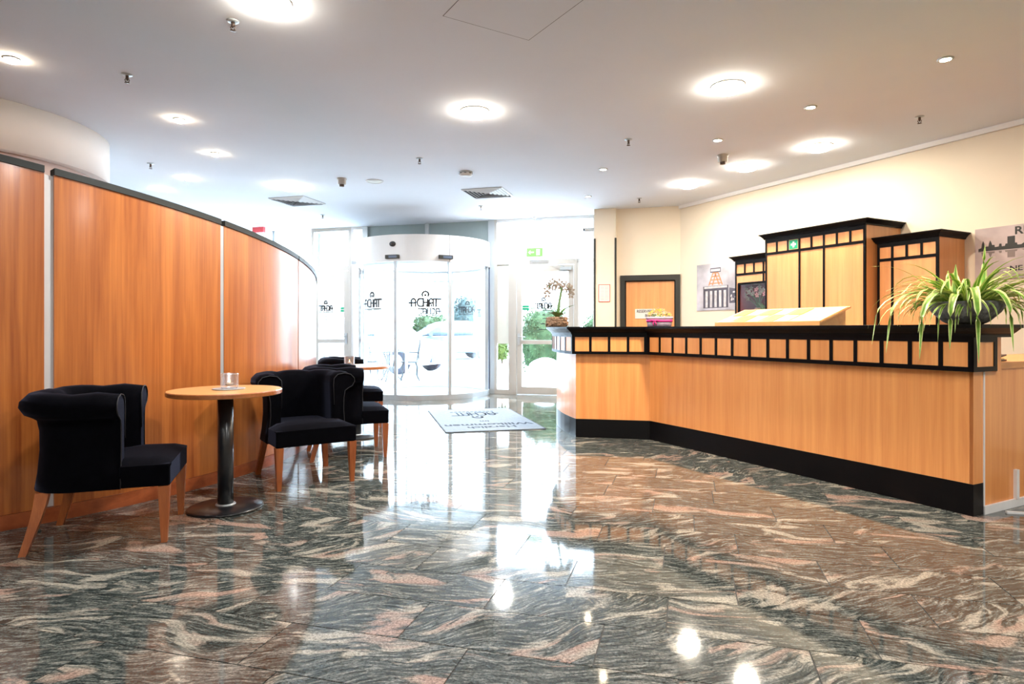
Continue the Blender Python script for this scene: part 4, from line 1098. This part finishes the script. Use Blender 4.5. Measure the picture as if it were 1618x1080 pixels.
# small cameras
def cctv(x, y, z, rz, lab, br):
    r = empty('security_camera', (x, y, z), rz); tag(r, lab, 'camera')
    MB().box(-0.075, 0.075, -0.03, 0.03, -0.03, 0.03).build('housing', 'grey_metal', r, bevel=0.01)
    MB().box(0.075, 0.098, -0.026, 0.026, -0.026, 0.026).build('lens_hood', 'dome', r)
    MB().tube(br, 0.008, 6).build('bracket', 'grey_metal', r)
cctv(-2.84, 11.32, 2.34, 0.2, 'small security camera at left end of round door header', [(0.03, 0, -0.02), (0.06, -0.06, -0.05), (0.16, -0.16, -0.05)])
cctv(1.24, 10.02, 2.73, 3.0, 'small security camera on the pale column', [(-0.07, 0, 0), (-0.13, 0, 0)])
o = MB(); o.box(-0.13, 0.11, -0.03, 0.03, 2.90, 3.0); rs = empty('red_sign', (-4.62, 11.4, 0), RZ_F); o.build('panel', 'red_box', rs); MB().tube([(0, 0, 3.0), (0, 0, CEIL)], 0.006, 6).build('hanger', 'grey_metal', rs); tag(rs, 'small red hanging sign beyond the wood wall', 'sign')

# ------------------------------------------------------------------ things on the desk
DT = 1.153
# brochure display wedge
bl = Vector((2.858, 3.79)) - A2 * 1.01     # near end
wd = empty('brochure_board', (bl.x, bl.y, DT), math.atan2(-A2.y, -A2.x)); tag(wd, 'sloping wooden brochure board with yellow leaflets on desk top', 'display board')
# local x towards far end (left in picture), local y towards the room? A2 rotated
Lw = 1.04; n_in = -1
def wedge_pt(x, t, z): return (x, t, z)
mb = MB()
slab = [(-0.12, 0.012), (-0.12, 0.027), (0.24, 0.150), (0.24, 0.135)]   # t, z; t grows away from room
def ext(mb, prof, x0, x1, mi=0):
    n = len(prof)
    vs = [(x0, -t, z) for t, z in prof] + [(x1, -t, z) for t, z in prof]
    mb.add(vs, [tuple(range(n)), tuple(range(2 * n - 1, n - 1, -1))] + [(i, (i + 1) % n, n + (i + 1) % n, n + i) for i in range(n)], mi)
ext(mb, slab, 0, Lw); mb.build('sloping_board', 'table_wood', wd)
for x in (0.03, Lw / 2, Lw - 0.05):
    mb = MB(); ext(mb, [(-0.08, 0.0), (-0.08, 0.026), (0.22, 0.130), (0.22, 0.0)], x, x + 0.02); mb.build('support', 'table_wood', wd)
mb = MB(); ext(mb, [(-0.125, 0.0), (-0.125, 0.034), (-0.115, 0.036), (-0.115, 0.0)], 0, Lw); mb.build('front_lip', 'table_wood', wd)
def sl(t): return 0.027 + (t + 0.12) / 0.36 * 0.123
k = 0
for i in range(5):
    for j in range(2):
        x0 = 0.30 + i * 0.145; t0_, t1_ = -0.10 + j * 0.165, 0.05 + j * 0.165
        mb = MB(); ext(mb, [(t0_, sl(t0_)), (t0_, sl(t0_) + 0.003), (t1_, sl(t1_) + 0.003), (t1_, sl(t1_))], x0, x0 + 0.125)
        mb.build('leaflet', 'yellow_paper' if (i + j) % 2 else 'cream_paper', wd); k += 1
mb = MB(); ext(mb, [(-0.11, sl(-0.11) + 0.001), (-0.11, sl(-0.11) + 0.006), (0.22, sl(0.22) + 0.006), (0.22, sl(0.22) + 0.001)], 0.005, 0.27); mb.build('writing_pad', 'cream_paper', wd)

# spider plant
spc = (2.786, 3.827)
spd = empty('spider_plant', (spc[0], spc[1], DT)); tag(spd, 'variegated spider plant in grey stone bowl on the desk end', 'potted plant')
MB().lathe([(0.0001, 0.0), (0.085, 0.0), (0.12, 0.02), (0.175, 0.075), (0.205, 0.13), (0.200, 0.138), (0.185, 0.13), (0.15, 0.10), (0.0001, 0.10)], 32).build('stone_bowl', 'stone', spd)
MB().lathe([(0.0001, 0.104), (0.16, 0.104), (0.165, 0.110), (0.0001, 0.118)], 24).build('soil', 'trunk', spd)
rnd = random.Random(3)
def leaf_blade(name, base, az, elev, L, droop, w, parent, mats=('leaf', 'leaf_cream'), n=9, twist=0.0):
    p = Vector(base); el = elev; pts = [p.copy()]; dirs = []
    st = L / n
    for i in range(n):
        d = Vector((math.cos(az) * math.cos(el), math.sin(az) * math.cos(el), math.sin(el)))
        dirs.append(d); p = p + d * st; pts.append(p.copy())
        el = max(-1.45, el - droop * (0.35 + 1.3 * i / n) / n)
        az += twist / n
    dirs.append(dirs[-1])
    rows = []
    for i, q in enumerate(pts):
        t = i / n
        ww = w * (0.55 + 0.45 * min(1, t * 4)) * (1 - max(0, t - 0.45) / 0.56) ** 0.8
        side = dirs[i].cross(Vector((0, 0, 1)))
        if side.length < 0.15: side = Vector((-math.sin(az), math.cos(az), 0))
        side.normalize(); up = side.cross(dirs[i]).normalized()
        rows.append([q - side * ww + up * ww * 0.35, q - side * ww * 0.55 + up * 0.001, q + side * ww * 0.55 + up * 0.001, q + side * ww + up * ww * 0.35])
    mb = MB(); fs = []; 
    vs = [p for r in rows for p in r]
    mb.v += [tuple(p) for p in vs]
    for i in range(n):
        for j in range(3):
            mb.f.append([i * 4 + j, (i + 1) * 4 + j, (i + 1) * 4 + j + 1, i * 4 + j + 1]); mb.m.append(0 if j == 1 else 1); mb.s.append(True)
    me = bpy.data.meshes.new(name); me.from_pydata(mb.v, [], mb.f)
    for m_ in mats: me.materials.append(M[m_])
    me.polygons.foreach_set('material_index', mb.m); me.polygons.foreach_set('use_smooth', mb.s); me.update()
    o = bpy.data.objects.new(name, me); COL.objects.link(o); o.parent = parent
    return o
for i in range(170):
    az = rnd.uniform(0, 2 * PI); rr = rnd.uniform(0.0, 0.12)
    el = rnd.uniform(0.2, 1.2); L = rnd.uniform(0.26, 0.50); dr_ = rnd.uniform(1.2, 3.2)
    leaf_blade('leaf', (rr * math.cos(az), rr * math.sin(az), 0.11), az, el, L, dr_, rnd.uniform(0.008, 0.016), spd, twist=rnd.uniform(-0.5, 0.5))
# signature blades: upright, and long ones hanging in front of the desk edge
leaf_blade('leaf', (0.06, -0.05, 0.11), 0.6, 1.45, 0.38, 0.05, 0.018, spd)
leaf_blade('leaf', (-0.08, -0.02, 0.11), 0.9, 1.40, 0.27, 0.2, 0.020, spd)
leaf_blade('leaf', (-0.10, 0.02, 0.11), 0.9, 1.40, 0.24, 0.4, 0.018, spd)
fa = math.atan2(N2.y, N2.x)
for da, L, e_, w_, dp in ((0.55, 0.86, 0.5, 0.022, 3.6), (0.10, 0.78, 0.45, 0.021, 3.6), (-0.25, 0.76, 0.5, 0.018, 3.6), (0.85, 0.70, 0.5, 0.018, 3.6), (1.45, 0.72, 0.65, 0.018, 3.0), (-0.6, 0.68, 0.5, 0.016, 3.4), (0.32, 0.64, 0.45, 0.021, 3.6), (2.0, 0.56, 0.5, 0.011, 2.6), (-1.0, 0.60, 0.6, 0.012, 3.0), (-0.45, 0.48, 0.6, 0.012, 3.2), (1.15, 0.50, 0.6, 0.016, 3.0)):
    leaf_blade('leaf', (0.09 * math.cos(fa + da), 0.09 * math.sin(fa + da), 0.12), fa + da, e_, L, dp, w_, spd, n=12)
# runners with plantlets on the right
for az, L in ((-0.35, 0.52), (-0.15, 0.50), (-0.6, 0.46)):
    pts = []; p = Vector((0.08 * math.cos(az), 0.08 * math.sin(az), 0.12)); el = 0.8
    for i in range(12):
        pts.append(tuple(p)); p = p + Vector((math.cos(az) * math.cos(el), math.sin(az) * math.cos(el), math.sin(el))) * (L / 11); el = max(-1.4, el - 0.25)
    MB().tube(pts, 0.0018, 5).build('runner', 'leaf_cream', spd)
    for q in range(7): leaf_blade('leaf', pts[-1], q * 0.9, rnd.uniform(-0.3, 0.9), 0.07, 1.0, 0.005, spd, n=4)

# orchid in bark pot
oc = empty('orchid', (0.522, 7.20, DT)); tag(oc, 'white orchid in rough bark pot on the rounded desk end', 'potted plant')
MB().lathe([(0.0001, 0.0), (0.115, 0.0), (0.122, 0.06), (0.118, 0.115), (0.100, 0.118), (0.095, 0.10), (0.0001, 0.10)], 28).build('pot', 'bark', oc)
for i in range(70):
    a = rnd.uniform(0, 2 * PI); z = rnd.uniform(0.012, 0.112)
    mm = Matrix.Translation((0.12 * math.cos(a), 0.12 * math.sin(a), z)) @ Matrix.Rotation(a, 4, 'Z') @ Matrix.Rotation(rnd.uniform(-0.3, 0.3), 4, 'X')
    MB().box(-0.008, rnd.uniform(0.006, 0.016), -rnd.uniform(0.015, 0.03), rnd.uniform(0.015, 0.03), -0.007, 0.007, mat=mm).build('bark_chip', 'bark', oc)
def broad_leaf(base, az, L, w, elev, droop, parent, mat='orchid_leaf'):
    return leaf_blade('leaf', base, az, elev, L, droop, w, parent, mats=(mat, mat), n=8)
for az, L, e_ in ((0.1, 0.27, 0.85), (2.9, 0.14, 0.7), (4.2, 0.18, 0.6), (1.6, 0.17, 0.7), (5.6, 0.14, 0.6)): broad_leaf((0, 0, 0.11), az, L, 0.045, e_, 0.9, oc)
def flower(parent, c, r, mat, az=0.0, n=5, name='flower'):
    mb = MB(); R_ = Matrix.Translation(c) @ Matrix.Rotation(az, 4, 'Z') @ Matrix.Rotation(PI / 2 + rnd.uniform(-0.4, 0.4), 4, 'X')
    for q in range(n):
        a = q / n * 2 * PI + 0.3
        pr_ = [(0.1 * r, 0), (0.55 * r, 0.34 * r), (r, 0.12 * r), (r, -0.12 * r), (0.55 * r, -0.34 * r)]
        ro = Matrix.Rotation(a, 4, 'Z')
        vs = [R_ @ ro @ Vector((x, y, 0.12 * x * (1 if k_ % 2 else 0.6))) for k_, (x, y) in enumerate(pr_)]
        vs += [R_ @ ro @ Vector((x, y, 0.12 * x * (1 if k_ % 2 else 0.6) - 0.0015)) for k_, (x, y) in enumerate(pr_)]
        mb.add(vs, [(0, 1, 2, 3, 4), (9, 8, 7, 6, 5)] + [(i, (i + 1) % 5, 5 + (i + 1) % 5, 5 + i) for i in range(5)])
    return mb.build(name, mat, parent)
stem = MB().tube([(0, 0, 0.11), (0.015, 0, 0.22), (0.03, 0, 0.33), (0.045, -0.01, 0.43), (0.03, -0.02, 0.50), (-0.03, -0.03, 0.515), (-0.09, -0.03, 0.48), (-0.11, -0.03, 0.42)], [0.022, 0.018, 0.013, 0.010, 0.008, 0.007, 0.006, 0.005], 8).build('stem', 'orchid_stem', oc)
MB().tube([(0.01, 0.01, 0.11), (0.03, 0.01, 0.30), (0.06, 0.01, 0.46), (0.10, 0.0, 0.50), (0.145, 0.0, 0.46), (0.16, 0.0, 0.40)], [0.015, 0.012, 0.010, 0.008, 0.006, 0.005], 8).build('stem', 'orchid_stem', oc)
for (x, z) in ((-0.02, .50), (-0.06, .52), (-0.10, .48), (-0.12, .43), (-0.07, .47), (-0.115, .38), (0.02, .51), (0.05, .49), (0.10, .49), (0.14, .46), (0.16, .42), (0.12, .43), (0.155, .37), (0.085, .45), (-0.04, .45), (0.0, .47)):
    flower(oc, (x, -0.03 + rnd.uniform(-0.03, 0.02), z), rnd.uniform(0.042, 0.052), 'petal', rnd.uniform(-0.6, 0.6))

# kalanchoe in felt pot
kc = empty('flower_pot', (1.585, 6.70, DT), -0.25); tag(kc, 'yellow flowers in lilac felt pot with magenta ribbon on desk', 'potted plant')
fp_ = []
def rrect(hx_, hy_, r, z, n=5):
    out = []
    for cx, cy, a0 in ((hx_ - r, hy_ - r, 0), (-hx_ + r, hy_ - r, 90), (-hx_ + r, -hy_ + r, 180), (hx_ - r, -hy_ + r, 270)):
        for i in range(n + 1):
            a = math.radians(a0 + 90 * i / n); out.append((cx + r * math.cos(a), cy + r * math.sin(a), z))
    return out
MB().rings([rrect(0.125, 0.09, 0.03, 0.0), rrect(0.130, 0.095, 0.03, 0.05), rrect(0.135, 0.10, 0.03, 0.085), rrect(0.142, 0.107, 0.03, 0.090), rrect(0.142, 0.107, 0.03, 0.062 + 0.045), rrect(0.12, 0.09, 0.03, 0.108), rrect(0.12, 0.09, 0.03, 0.095)]).build('felt_pot', 'felt', kc)
MB().rings([rrect(0.1335, 0.0985, 0.03, 0.052), rrect(0.137, 0.102, 0.03, 0.054), rrect(0.138, 0.103, 0.03, 0.074), rrect(0.135, 0.100, 0.03, 0.076)], True, False).build('ribbon', 'ribbon', kc)
b = MB(); b.tube([(-0.05, -0.105, 0.062), (-0.065, -0.118, 0.04), (-0.055, -0.112, 0.01)], 0.006, 6); b.tube([(-0.05, -0.105, 0.062), (-0.035, -0.118, 0.04), (-0.03, -0.112, 0.015)], 0.006, 6); b.tube([(-0.085, -0.112, 0.07), (-0.05, -0.11, 0.062), (-0.015, -0.112, 0.07)], 0.008, 6); b.build('bow', 'ribbon', kc)
lv = MB()
for i in range(60):
    a = rnd.uniform(0, 2 * PI); r_ = rnd.uniform(0.3, 1)
    c = Vector((0.13 * r_ * math.cos(a), 0.10 * r_ * math.sin(a), 0.10 + 0.03 * rnd.random())); d = Vector((math.cos(a), math.sin(a), 0.6)) * 0.025; s_ = Vector((-math.sin(a), math.cos(a), 0)) * 0.012
    lv.add([c, c + d * 0.5 + s_, c + d, c + d * 0.5 - s_], [(0, 1, 2, 3)])
o = lv.build('foliage', 'orchid_leaf', kc); o['kind'] = 'stuff'
for i in range(95):
    a = rnd.uniform(0, 2 * PI); r_ = math.sqrt(rnd.random())
    x, y = 0.135 * r_ * math.cos(a), 0.10 * r_ * math.sin(a)
    z = 0.115 + 0.075 * (1 - r_ ** 2) + rnd.uniform(-0.008, 0.012)
    flower(kc, (x, y, z), rnd.uniform(0.011, 0.016), rnd.choice(['petal_yellow', 'petal_yellow', 'petal_yellow', 'petal', 'petal_salmon']), rnd.uniform(-1, 1), 4, 'blossom')

# flowers inside the display niche
nb = CW + E1 * 1.72 + Vector((-0.8877, -0.4605)) * 0.25
nf = empty('vase_of_orchids', (nb.x, nb.y, 1.308)); tag(nf, 'white and pink orchid arrangement inside the glass niche', 'flowers')
MB().lathe([(0.0001, 0), (0.05, 0), (0.06, 0.03), (0.05, 0.09), (0.045, 0.10), (0.03, 0.095), (0.0001, 0.09)], 18).build('vase', 'bark', nf)
for dx, dz, mt_ in ((-0.12, .34, 'petal'), (-0.08, .30, 'petal'), (-0.14, .27, 'petal'), (-0.04, .35, 'petal'), (-0.02, .28, 'petal'), (0.04, .33, 'petal_pink'), (0.05, .26, 'petal_pink'), (0.09, .36, 'petal'), (0.10, .28, 'petal'), (0.14, .32, 'petal'), (0.17, .27, 'petal_pink'), (0.20, .31, 'petal_salmon'), (-0.10, .22, 'petal')):
    p = E1 * dx + Vector((-0.8877, -0.4605)) * 0.09
    MB().tube([(0, 0, 0.08), (p.x * 0.4, p.y * 0.4, dz * 0.7), (p.x, p.y, dz)], 0.003, 5).build('stem', 'orchid_stem', nf)
    flower(nf, (p.x, p.y, dz), 0.036, mt_, RZ_W)
for q in range(14): leaf_blade('leaf', (E1.x * (0.05 + 0.012 * q), E1.y * (0.05 + 0.012 * q), 0.05), rnd.uniform(0, 6.28), 1.0, 0.16, 0.8, 0.018, nf, mats=('orchid_leaf', 'orchid_leaf'), n=5)
nb2 = CW + E1 * 1.615 + Vector((-0.8877, -0.4605)) * 0.36
nc = empty('price_card', (nb2.x, nb2.y, 1.308), RZ_W); tag(nc, 'small pale green card standing in niche corner', 'card')
MB().box(-0.03, 0.03, -0.003, 0.003, 0, 0.075).build('card', 'cream_paper', nc)
MB().box(-0.02, 0.02, -0.004, -0.003, 0.012, 0.04).build('green_print', 'lime', nc)

# ------------------------------------------------------------------ outside
pv = MB().prism([facp(-40, 0.13), facp(40, 0.13), facp(60, 80), facp(-60, 80)], -0.12, -0.005).build('pavement', 'pavement'); tag(pv, 'pale sunlit pavement outside the entrance', kind='structure')
def foliage(name, lab, c, sx, sy, sz, n, leaf, mat, pot=None, seed=1, trunk=True, cat='hedge'):
    rr = random.Random(seed); r = empty(name, (c[0], c[1], -0.005)); tag(r, lab, cat)
    zc = c[2]
    # leafy mass: inner lumpy body plus leaves
    core = MB(); rings = []
    for j in range(9):
        b = -PI / 2 + PI * j / 8
        ring = []
        for q in range(18):
            a = q / 18 * 2 * PI
            k_ = 0.80 + 0.12 * rr.random()
            cx = math.copysign(abs(math.cos(a)) ** 0.6, math.cos(a)); cy = math.copysign(abs(math.sin(a)) ** 0.6, math.sin(a))
            ring.append((sx * k_ * cx * math.cos(b) ** 0.5 if math.cos(b) > 0 else 0, sy * k_ * cy * math.cos(b) ** 0.5 if math.cos(b) > 0 else 0, zc + sz * k_ * math.sin(b)))
        rings.append(ring)
    core.rings(rings, smooth=False)
    o = core.build('leaf_mass', mat, r)
    lv = MB()
    for i in range(n):
        a = rr.uniform(0, 2 * PI); b = math.asin(rr.uniform(-0.95, 1))
        cx = math.copysign(abs(math.cos(a)) ** 0.6, math.cos(a)); cy = math.copysign(abs(math.sin(a)) ** 0.6, math.sin(a)); cb = abs(math.cos(b)) ** 0.5
        k_ = rr.uniform(0.82, 1.06)
        p = Vector((sx * k_ * cx * cb, sy * k_ * cy * cb, zc + sz * k_ * math.sin(b)))
        u = Vector((rr.gauss(0, 1), rr.gauss(0, 1), rr.gauss(0, 1))).normalized() * leaf; v = u.orthogonal().normalized() * leaf * 0.5
        lv.add([p - u, p + v, p + u, p - v], [(0, 1, 2, 3)])
    o = lv.build('foliage', mat, r); o['kind'] = 'stuff'
    if pot:
        MB().lathe([(0.0001, 0), (pot[0] * 0.8, 0), (pot[0], pot[1] * 0.9), (pot[0] * 1.06, pot[1] * 0.92), (pot[0] * 1.06, pot[1]), (0.0001, pot[1])], 24).build('pot', 'terracotta', r)
        MB().tube([(0, 0, pot[1] * 0.9), (0, 0, zc)], 0.02, 8).build('stem', 'trunk', r)
    elif trunk:
        MB().tube([(0, 0, 0), (0, 0, zc)], 0.05, 8).build('stem', 'trunk', r)
    return r
foliage('hedge_shrub', 'light green hedge shrub behind the right glass door', (0.78, 14.85, 0.85), 0.62, 0.5, 0.85, 2600, 0.035, 'hedge', seed=2)
foliage('hedge_shrub', 'light green hedge shrub behind the side light at the column', (2.25, 14.6, 0.80), 0.68, 0.5, 0.80, 2400, 0.035, 'hedge', seed=3)
foliage('potted_shrub', 'bright lime potted shrub behind the narrow frosted side light', (-0.21, 13.2, 0.72), 0.13, 0.13, 0.26, 500, 0.03, 'lime', pot=(0.14, 0.42), seed=4, cat='potted plant')
foliage('bush', 'green bush behind the parked white car', (-3.4, 26, 0.9), 0.75, 0.7, 0.9, 2200, 0.06, 'hedge', seed=5, cat='bush')
foliage('tree', 'tall blue green hedge tree seen through right pane of round door', (-2.1, 34, 1.5), 1.3, 1.0, 1.5, 3000, 0.09, 'hedge_blue', seed=6, cat='tree')
# covered boulder
rk = MB(); rings = []
rr = random.Random(9)
for j in range(8):
    b = PI / 2 * j / 7
    rings.append([(0.42 * math.cos(b) * math.cos(q / 20 * 2 * PI) * (0.93 + 0.12 * rr.random()), 0.34 * math.cos(b) * math.sin(q / 20 * 2 * PI) * (0.93 + 0.12 * rr.random()), 0.36 * math.sin(b)) for q in range(20)])
rk.rings(rings); bo = rk.build('boulder', 'cover'); bo.location = (0.72, 13.55, 0.16); bo['label'] = 'white boulder on a kerb behind the right glass door'; bo['category'] = 'boulder'
kb = MB().box(-0.9, 2.6, -0.35, 0.32, -0.005, 0.16).build('kerb', 'pavement'); kb.location = (0.6, 13.6, 0); kb.rotation_euler = (0, 0, RZ_F); tag(kb, 'low pale kerb outside the right glass door', 'kerb')

def car(x, y, rz, paint, lab):
    r = empty('car', (x, y, -0.005), rz); tag(r, lab, 'car', 'parked cars')
    W = 0.86
    low = [(-2.05, 0.28), (-2.10, 0.60), (-2.02, 0.88), (-1.2, 0.94), (0.95, 0.92), (1.75, 0.80), (2.08, 0.62), (2.12, 0.42), (2.05, 0.24)]
    def hull(prof, w, inset, name, mat):
        mb = MB(); n = len(prof); cx = sum(p[0] for p in prof) / n; cz = sum(p[1] for p in prof) / n
        rg = []
        for yy, sc in ((-w, 1 - inset), (-w + 0.10, 1.0), (w - 0.10, 1.0), (w, 1 - inset)):
            rg.append([(cx + (p[0] - cx) * sc, yy, cz + (p[1] - cz) * sc) for p in prof])
        mb.rings(rg, True, True, smooth=False); return mb.build(name, mat, r, bevel=0.03)
    hull(low, W, 0.05, 'body', paint)
    cab = [(-1.75, 0.90), (-1.25, 1.38), (-0.6, 1.47), (0.2, 1.44), (0.55, 1.30), (1.15, 0.90)]
    hull(cab, W - 0.09, 0.10, 'roof', paint)
    win = MB()
    for s_ in (-1, 1):
        yy = s_ * (W - 0.088)
        win.add([(-1.35, yy, 0.96), (0.75, yy, 0.96), (0.2, yy * 0.985, 1.34), (-1.05, yy * 0.985, 1.34)], [(0, 1, 2, 3)])
        win.add([(-1.35, yy * 0.97, 0.96), (0.75, yy * 0.97, 0.96), (0.2, yy * 0.95, 1.34), (-1.05, yy * 0.95, 1.34)], [(0, 1, 2, 3)])
    win.build('side_window', 'car_glass', r)
    MB().add([(1.10, -0.66, 0.95), (1.10, 0.66, 0.95), (0.52, 0.58, 1.345), (0.52, -0.58, 1.345), (1.06, -0.66, 0.93), (1.06, 0.66, 0.93), (0.48, 0.58, 1.33), (0.48, -0.58, 1.33)], [(0, 1, 2, 3), (7, 6, 5, 4), (0, 4, 5, 1), (1, 5, 6, 2), (2, 6, 7, 3), (3, 7, 4, 0)]).build('windscreen', 'car_glass', r)
    for wx in (-1.3, 1.3):
        for s_ in (-1, 1):
            w_ = MB(); rg = []
            for yy, rd in ((0.0, 0.30), (0.02, 0.32), (0.18, 0.32), (0.20, 0.30)):
                rg.append([(wx + rd * math.cos(q / 20 * 2 * PI), s_ * (W - 0.17 + yy), 0.32 + rd * math.sin(q / 20 * 2 * PI)) for q in range(20)])
            w_.rings(rg); ww = w_.build('wheel', 'rubber', r)
            h_ = MB(); h_.rings([[(wx + rd * math.cos(q / 12 * 2 * PI), s_ * (W + 0.03 + yy), 0.32 + rd * math.sin(q / 12 * 2 * PI)) for q in range(12)] for rd, yy in ((0.19, 0), (0.17, 0.012))]); h_.build('hub_cap', 'grey_metal', ww)
    MB().box(2.06, 2.13, -0.55, 0.55, 0.30, 0.48).build('grille', 'trim_dark', r)
    for s_ in (-1, 1):
        MB().box(1.94, 2.10, s_ * 0.62 - 0.16, s_ * 0.62 + 0.16, 0.58, 0.70).build('headlight', 'chrome', r)
        MB().box(0.72, 0.85, s_ * 0.93 - 0.07, s_ * 0.93 + 0.07, 0.92, 1.03).build('mirror', paint, r)
    return r
car(-3.75, 17.1, math.radians(-24), 'car_white', 'nearest white parked car behind the garden chairs')
car(-2.55, 23.9, math.radians(-160), 'car_silver', 'steel blue parked car behind the middle pane of round door')
car(-1.6, 31.5, math.radians(-165), 'car_white', 'farthest parked car behind the right pane of round door')

# garden furniture
gt = empty('garden_table', (-2.70, 13.75, -0.005)); tag(gt, 'cast iron garden table outside the round door', 'garden table')
MB().lathe([(0.0001, 0.63), (0.30, 0.63), (0.31, 0.645), (0.30, 0.66), (0.0001, 0.66)], 32).build('table_top', 'iron', gt)
for q in range(3):
    a = q * 2.094 + 0.4; c, s_ = math.cos(a), math.sin(a)
    MB().tube([(0.20 * c, 0.20 * s_, 0.63), (0.10 * c, 0.10 * s_, 0.45), (0.07 * c, 0.07 * s_, 0.28), (0.20 * c, 0.20 * s_, 0.08), (0.28 * c, 0.28 * s_, 0.0)], 0.016, 6).build('leg', 'iron', gt)
def gchair(x, y, rz, lab):
    r = empty('garden_chair', (x, y, -0.005), rz); tag(r, lab, 'garden chair', 'cast iron garden chairs')
    MB().lathe([(0.0001, 0.40), (0.20, 0.40), (0.21, 0.415), (0.20, 0.43), (0.0001, 0.43)], 28).build('seat', 'iron', r)
    for sx in (-1, 1):
        for sy in (-1, 1): MB().tube([(sx * 0.13, sy * 0.13, 0.40), (sx * 0.17, sy * 0.17, 0.30), (sx * 0.155, sy * 0.155, 0.12), (sx * 0.21, sy * 0.21, 0.0)], 0.014, 6).build('leg', 'iron', r)
    pts = [(-0.20 - 0.04 * math.sin(q / 20 * 2 * PI), 0.20 * math.cos(q / 20 * 2 * PI), 0.68 + 0.23 * math.sin(q / 20 * 2 * PI)) for q in range(20)]
    bk = MB().tube(pts, 0.014, 6, loop=True).build('back_frame', 'iron', r)
    for k_ in (-0.12, -0.04, 0.04, 0.12):
        h_ = 0.23 * math.sqrt(1 - (k_ / 0.2) ** 2)
        MB().tube([(-0.20, k_, 0.68 - h_), (-0.205, -k_ * 0.4, 0.68), (-0.215, k_, 0.68 + h_)], 0.008, 5).build('back_bar', 'iron', bk)
    for sy in (-1, 1): MB().tube([(-0.20, sy * 0.19, 0.62), (0.0, sy * 0.24, 0.63), (0.14, sy * 0.22, 0.60), (0.12, sy * 0.17, 0.42)], 0.011, 6).build('armrest', 'iron', r)
gchair(-2.28, 13.9, PI + 0.2, 'cast iron garden chair right of the garden table')
gchair(-3.12, 14.1, -0.2, 'cast iron garden chair left of the garden table')
pb = empty('bollard', (-2.20, 14.3, -0.005)); tag(pb, 'short grey round bollard beside the parked white car', 'bollard')
MB().lathe([(0.0001, 0), (0.10, 0), (0.10, 0.50), (0.0001, 0.50)], 24).build('post', 'grey_metal', pb)
MB().lathe([(0.0001, 0.50), (0.115, 0.50), (0.115, 0.53), (0.10, 0.545), (0.0001, 0.55)], 24).build('lid', 'white_metal', pb)
# neighbouring building
nbd = empty('neighbour_building', (-4.65, 19.7, -0.005)); tag(nbd, 'pale beige building wall behind the garden furniture', 'building')
for i in range(4): MB().box(-0.75, 0.75, 0, 2.5, i * 0.75 + 0.006 * (i > 0), (i + 1) * 0.75).build('wall_panel', 'beige', nbd)
MB().box(-7.0, -0.85, 0.4, 3.0, 0, 3.0).build('side_wing', 'beige', nbd)
# glass wind screen outside the left door
ws = fr_empty('wind_screen', facp(-4.98), RZ_F); tag(ws, 'glass wind screen with pale blue frame outside the left door', 'wind screen')
M['pale_blue'] = plain('pale_blue_frame', (0.34, 0.46, 0.56), 0.4)
MB().box(-0.03, 0.03, 0.12, 1.75, 2.90, 2.99).build('top_beam', 'pale_blue', ws)
MB().box(-0.02, 0.02, 0.12, 1.75, 2.12, 2.17).build('mid_rail', 'pale_blue', ws)
MB().box(-0.03, 0.03, 1.69, 1.75, 0, 2.90).build('post', 'pale_blue', ws)
MB().box(-0.03, 0.03, 0.10, 0.15, 0, 2.90).build('post', 'pale_blue', ws)
MB().box(-0.004, 0.004, 0.15, 1.69, 0.05, 2.90).build('pane', 'glass', ws)
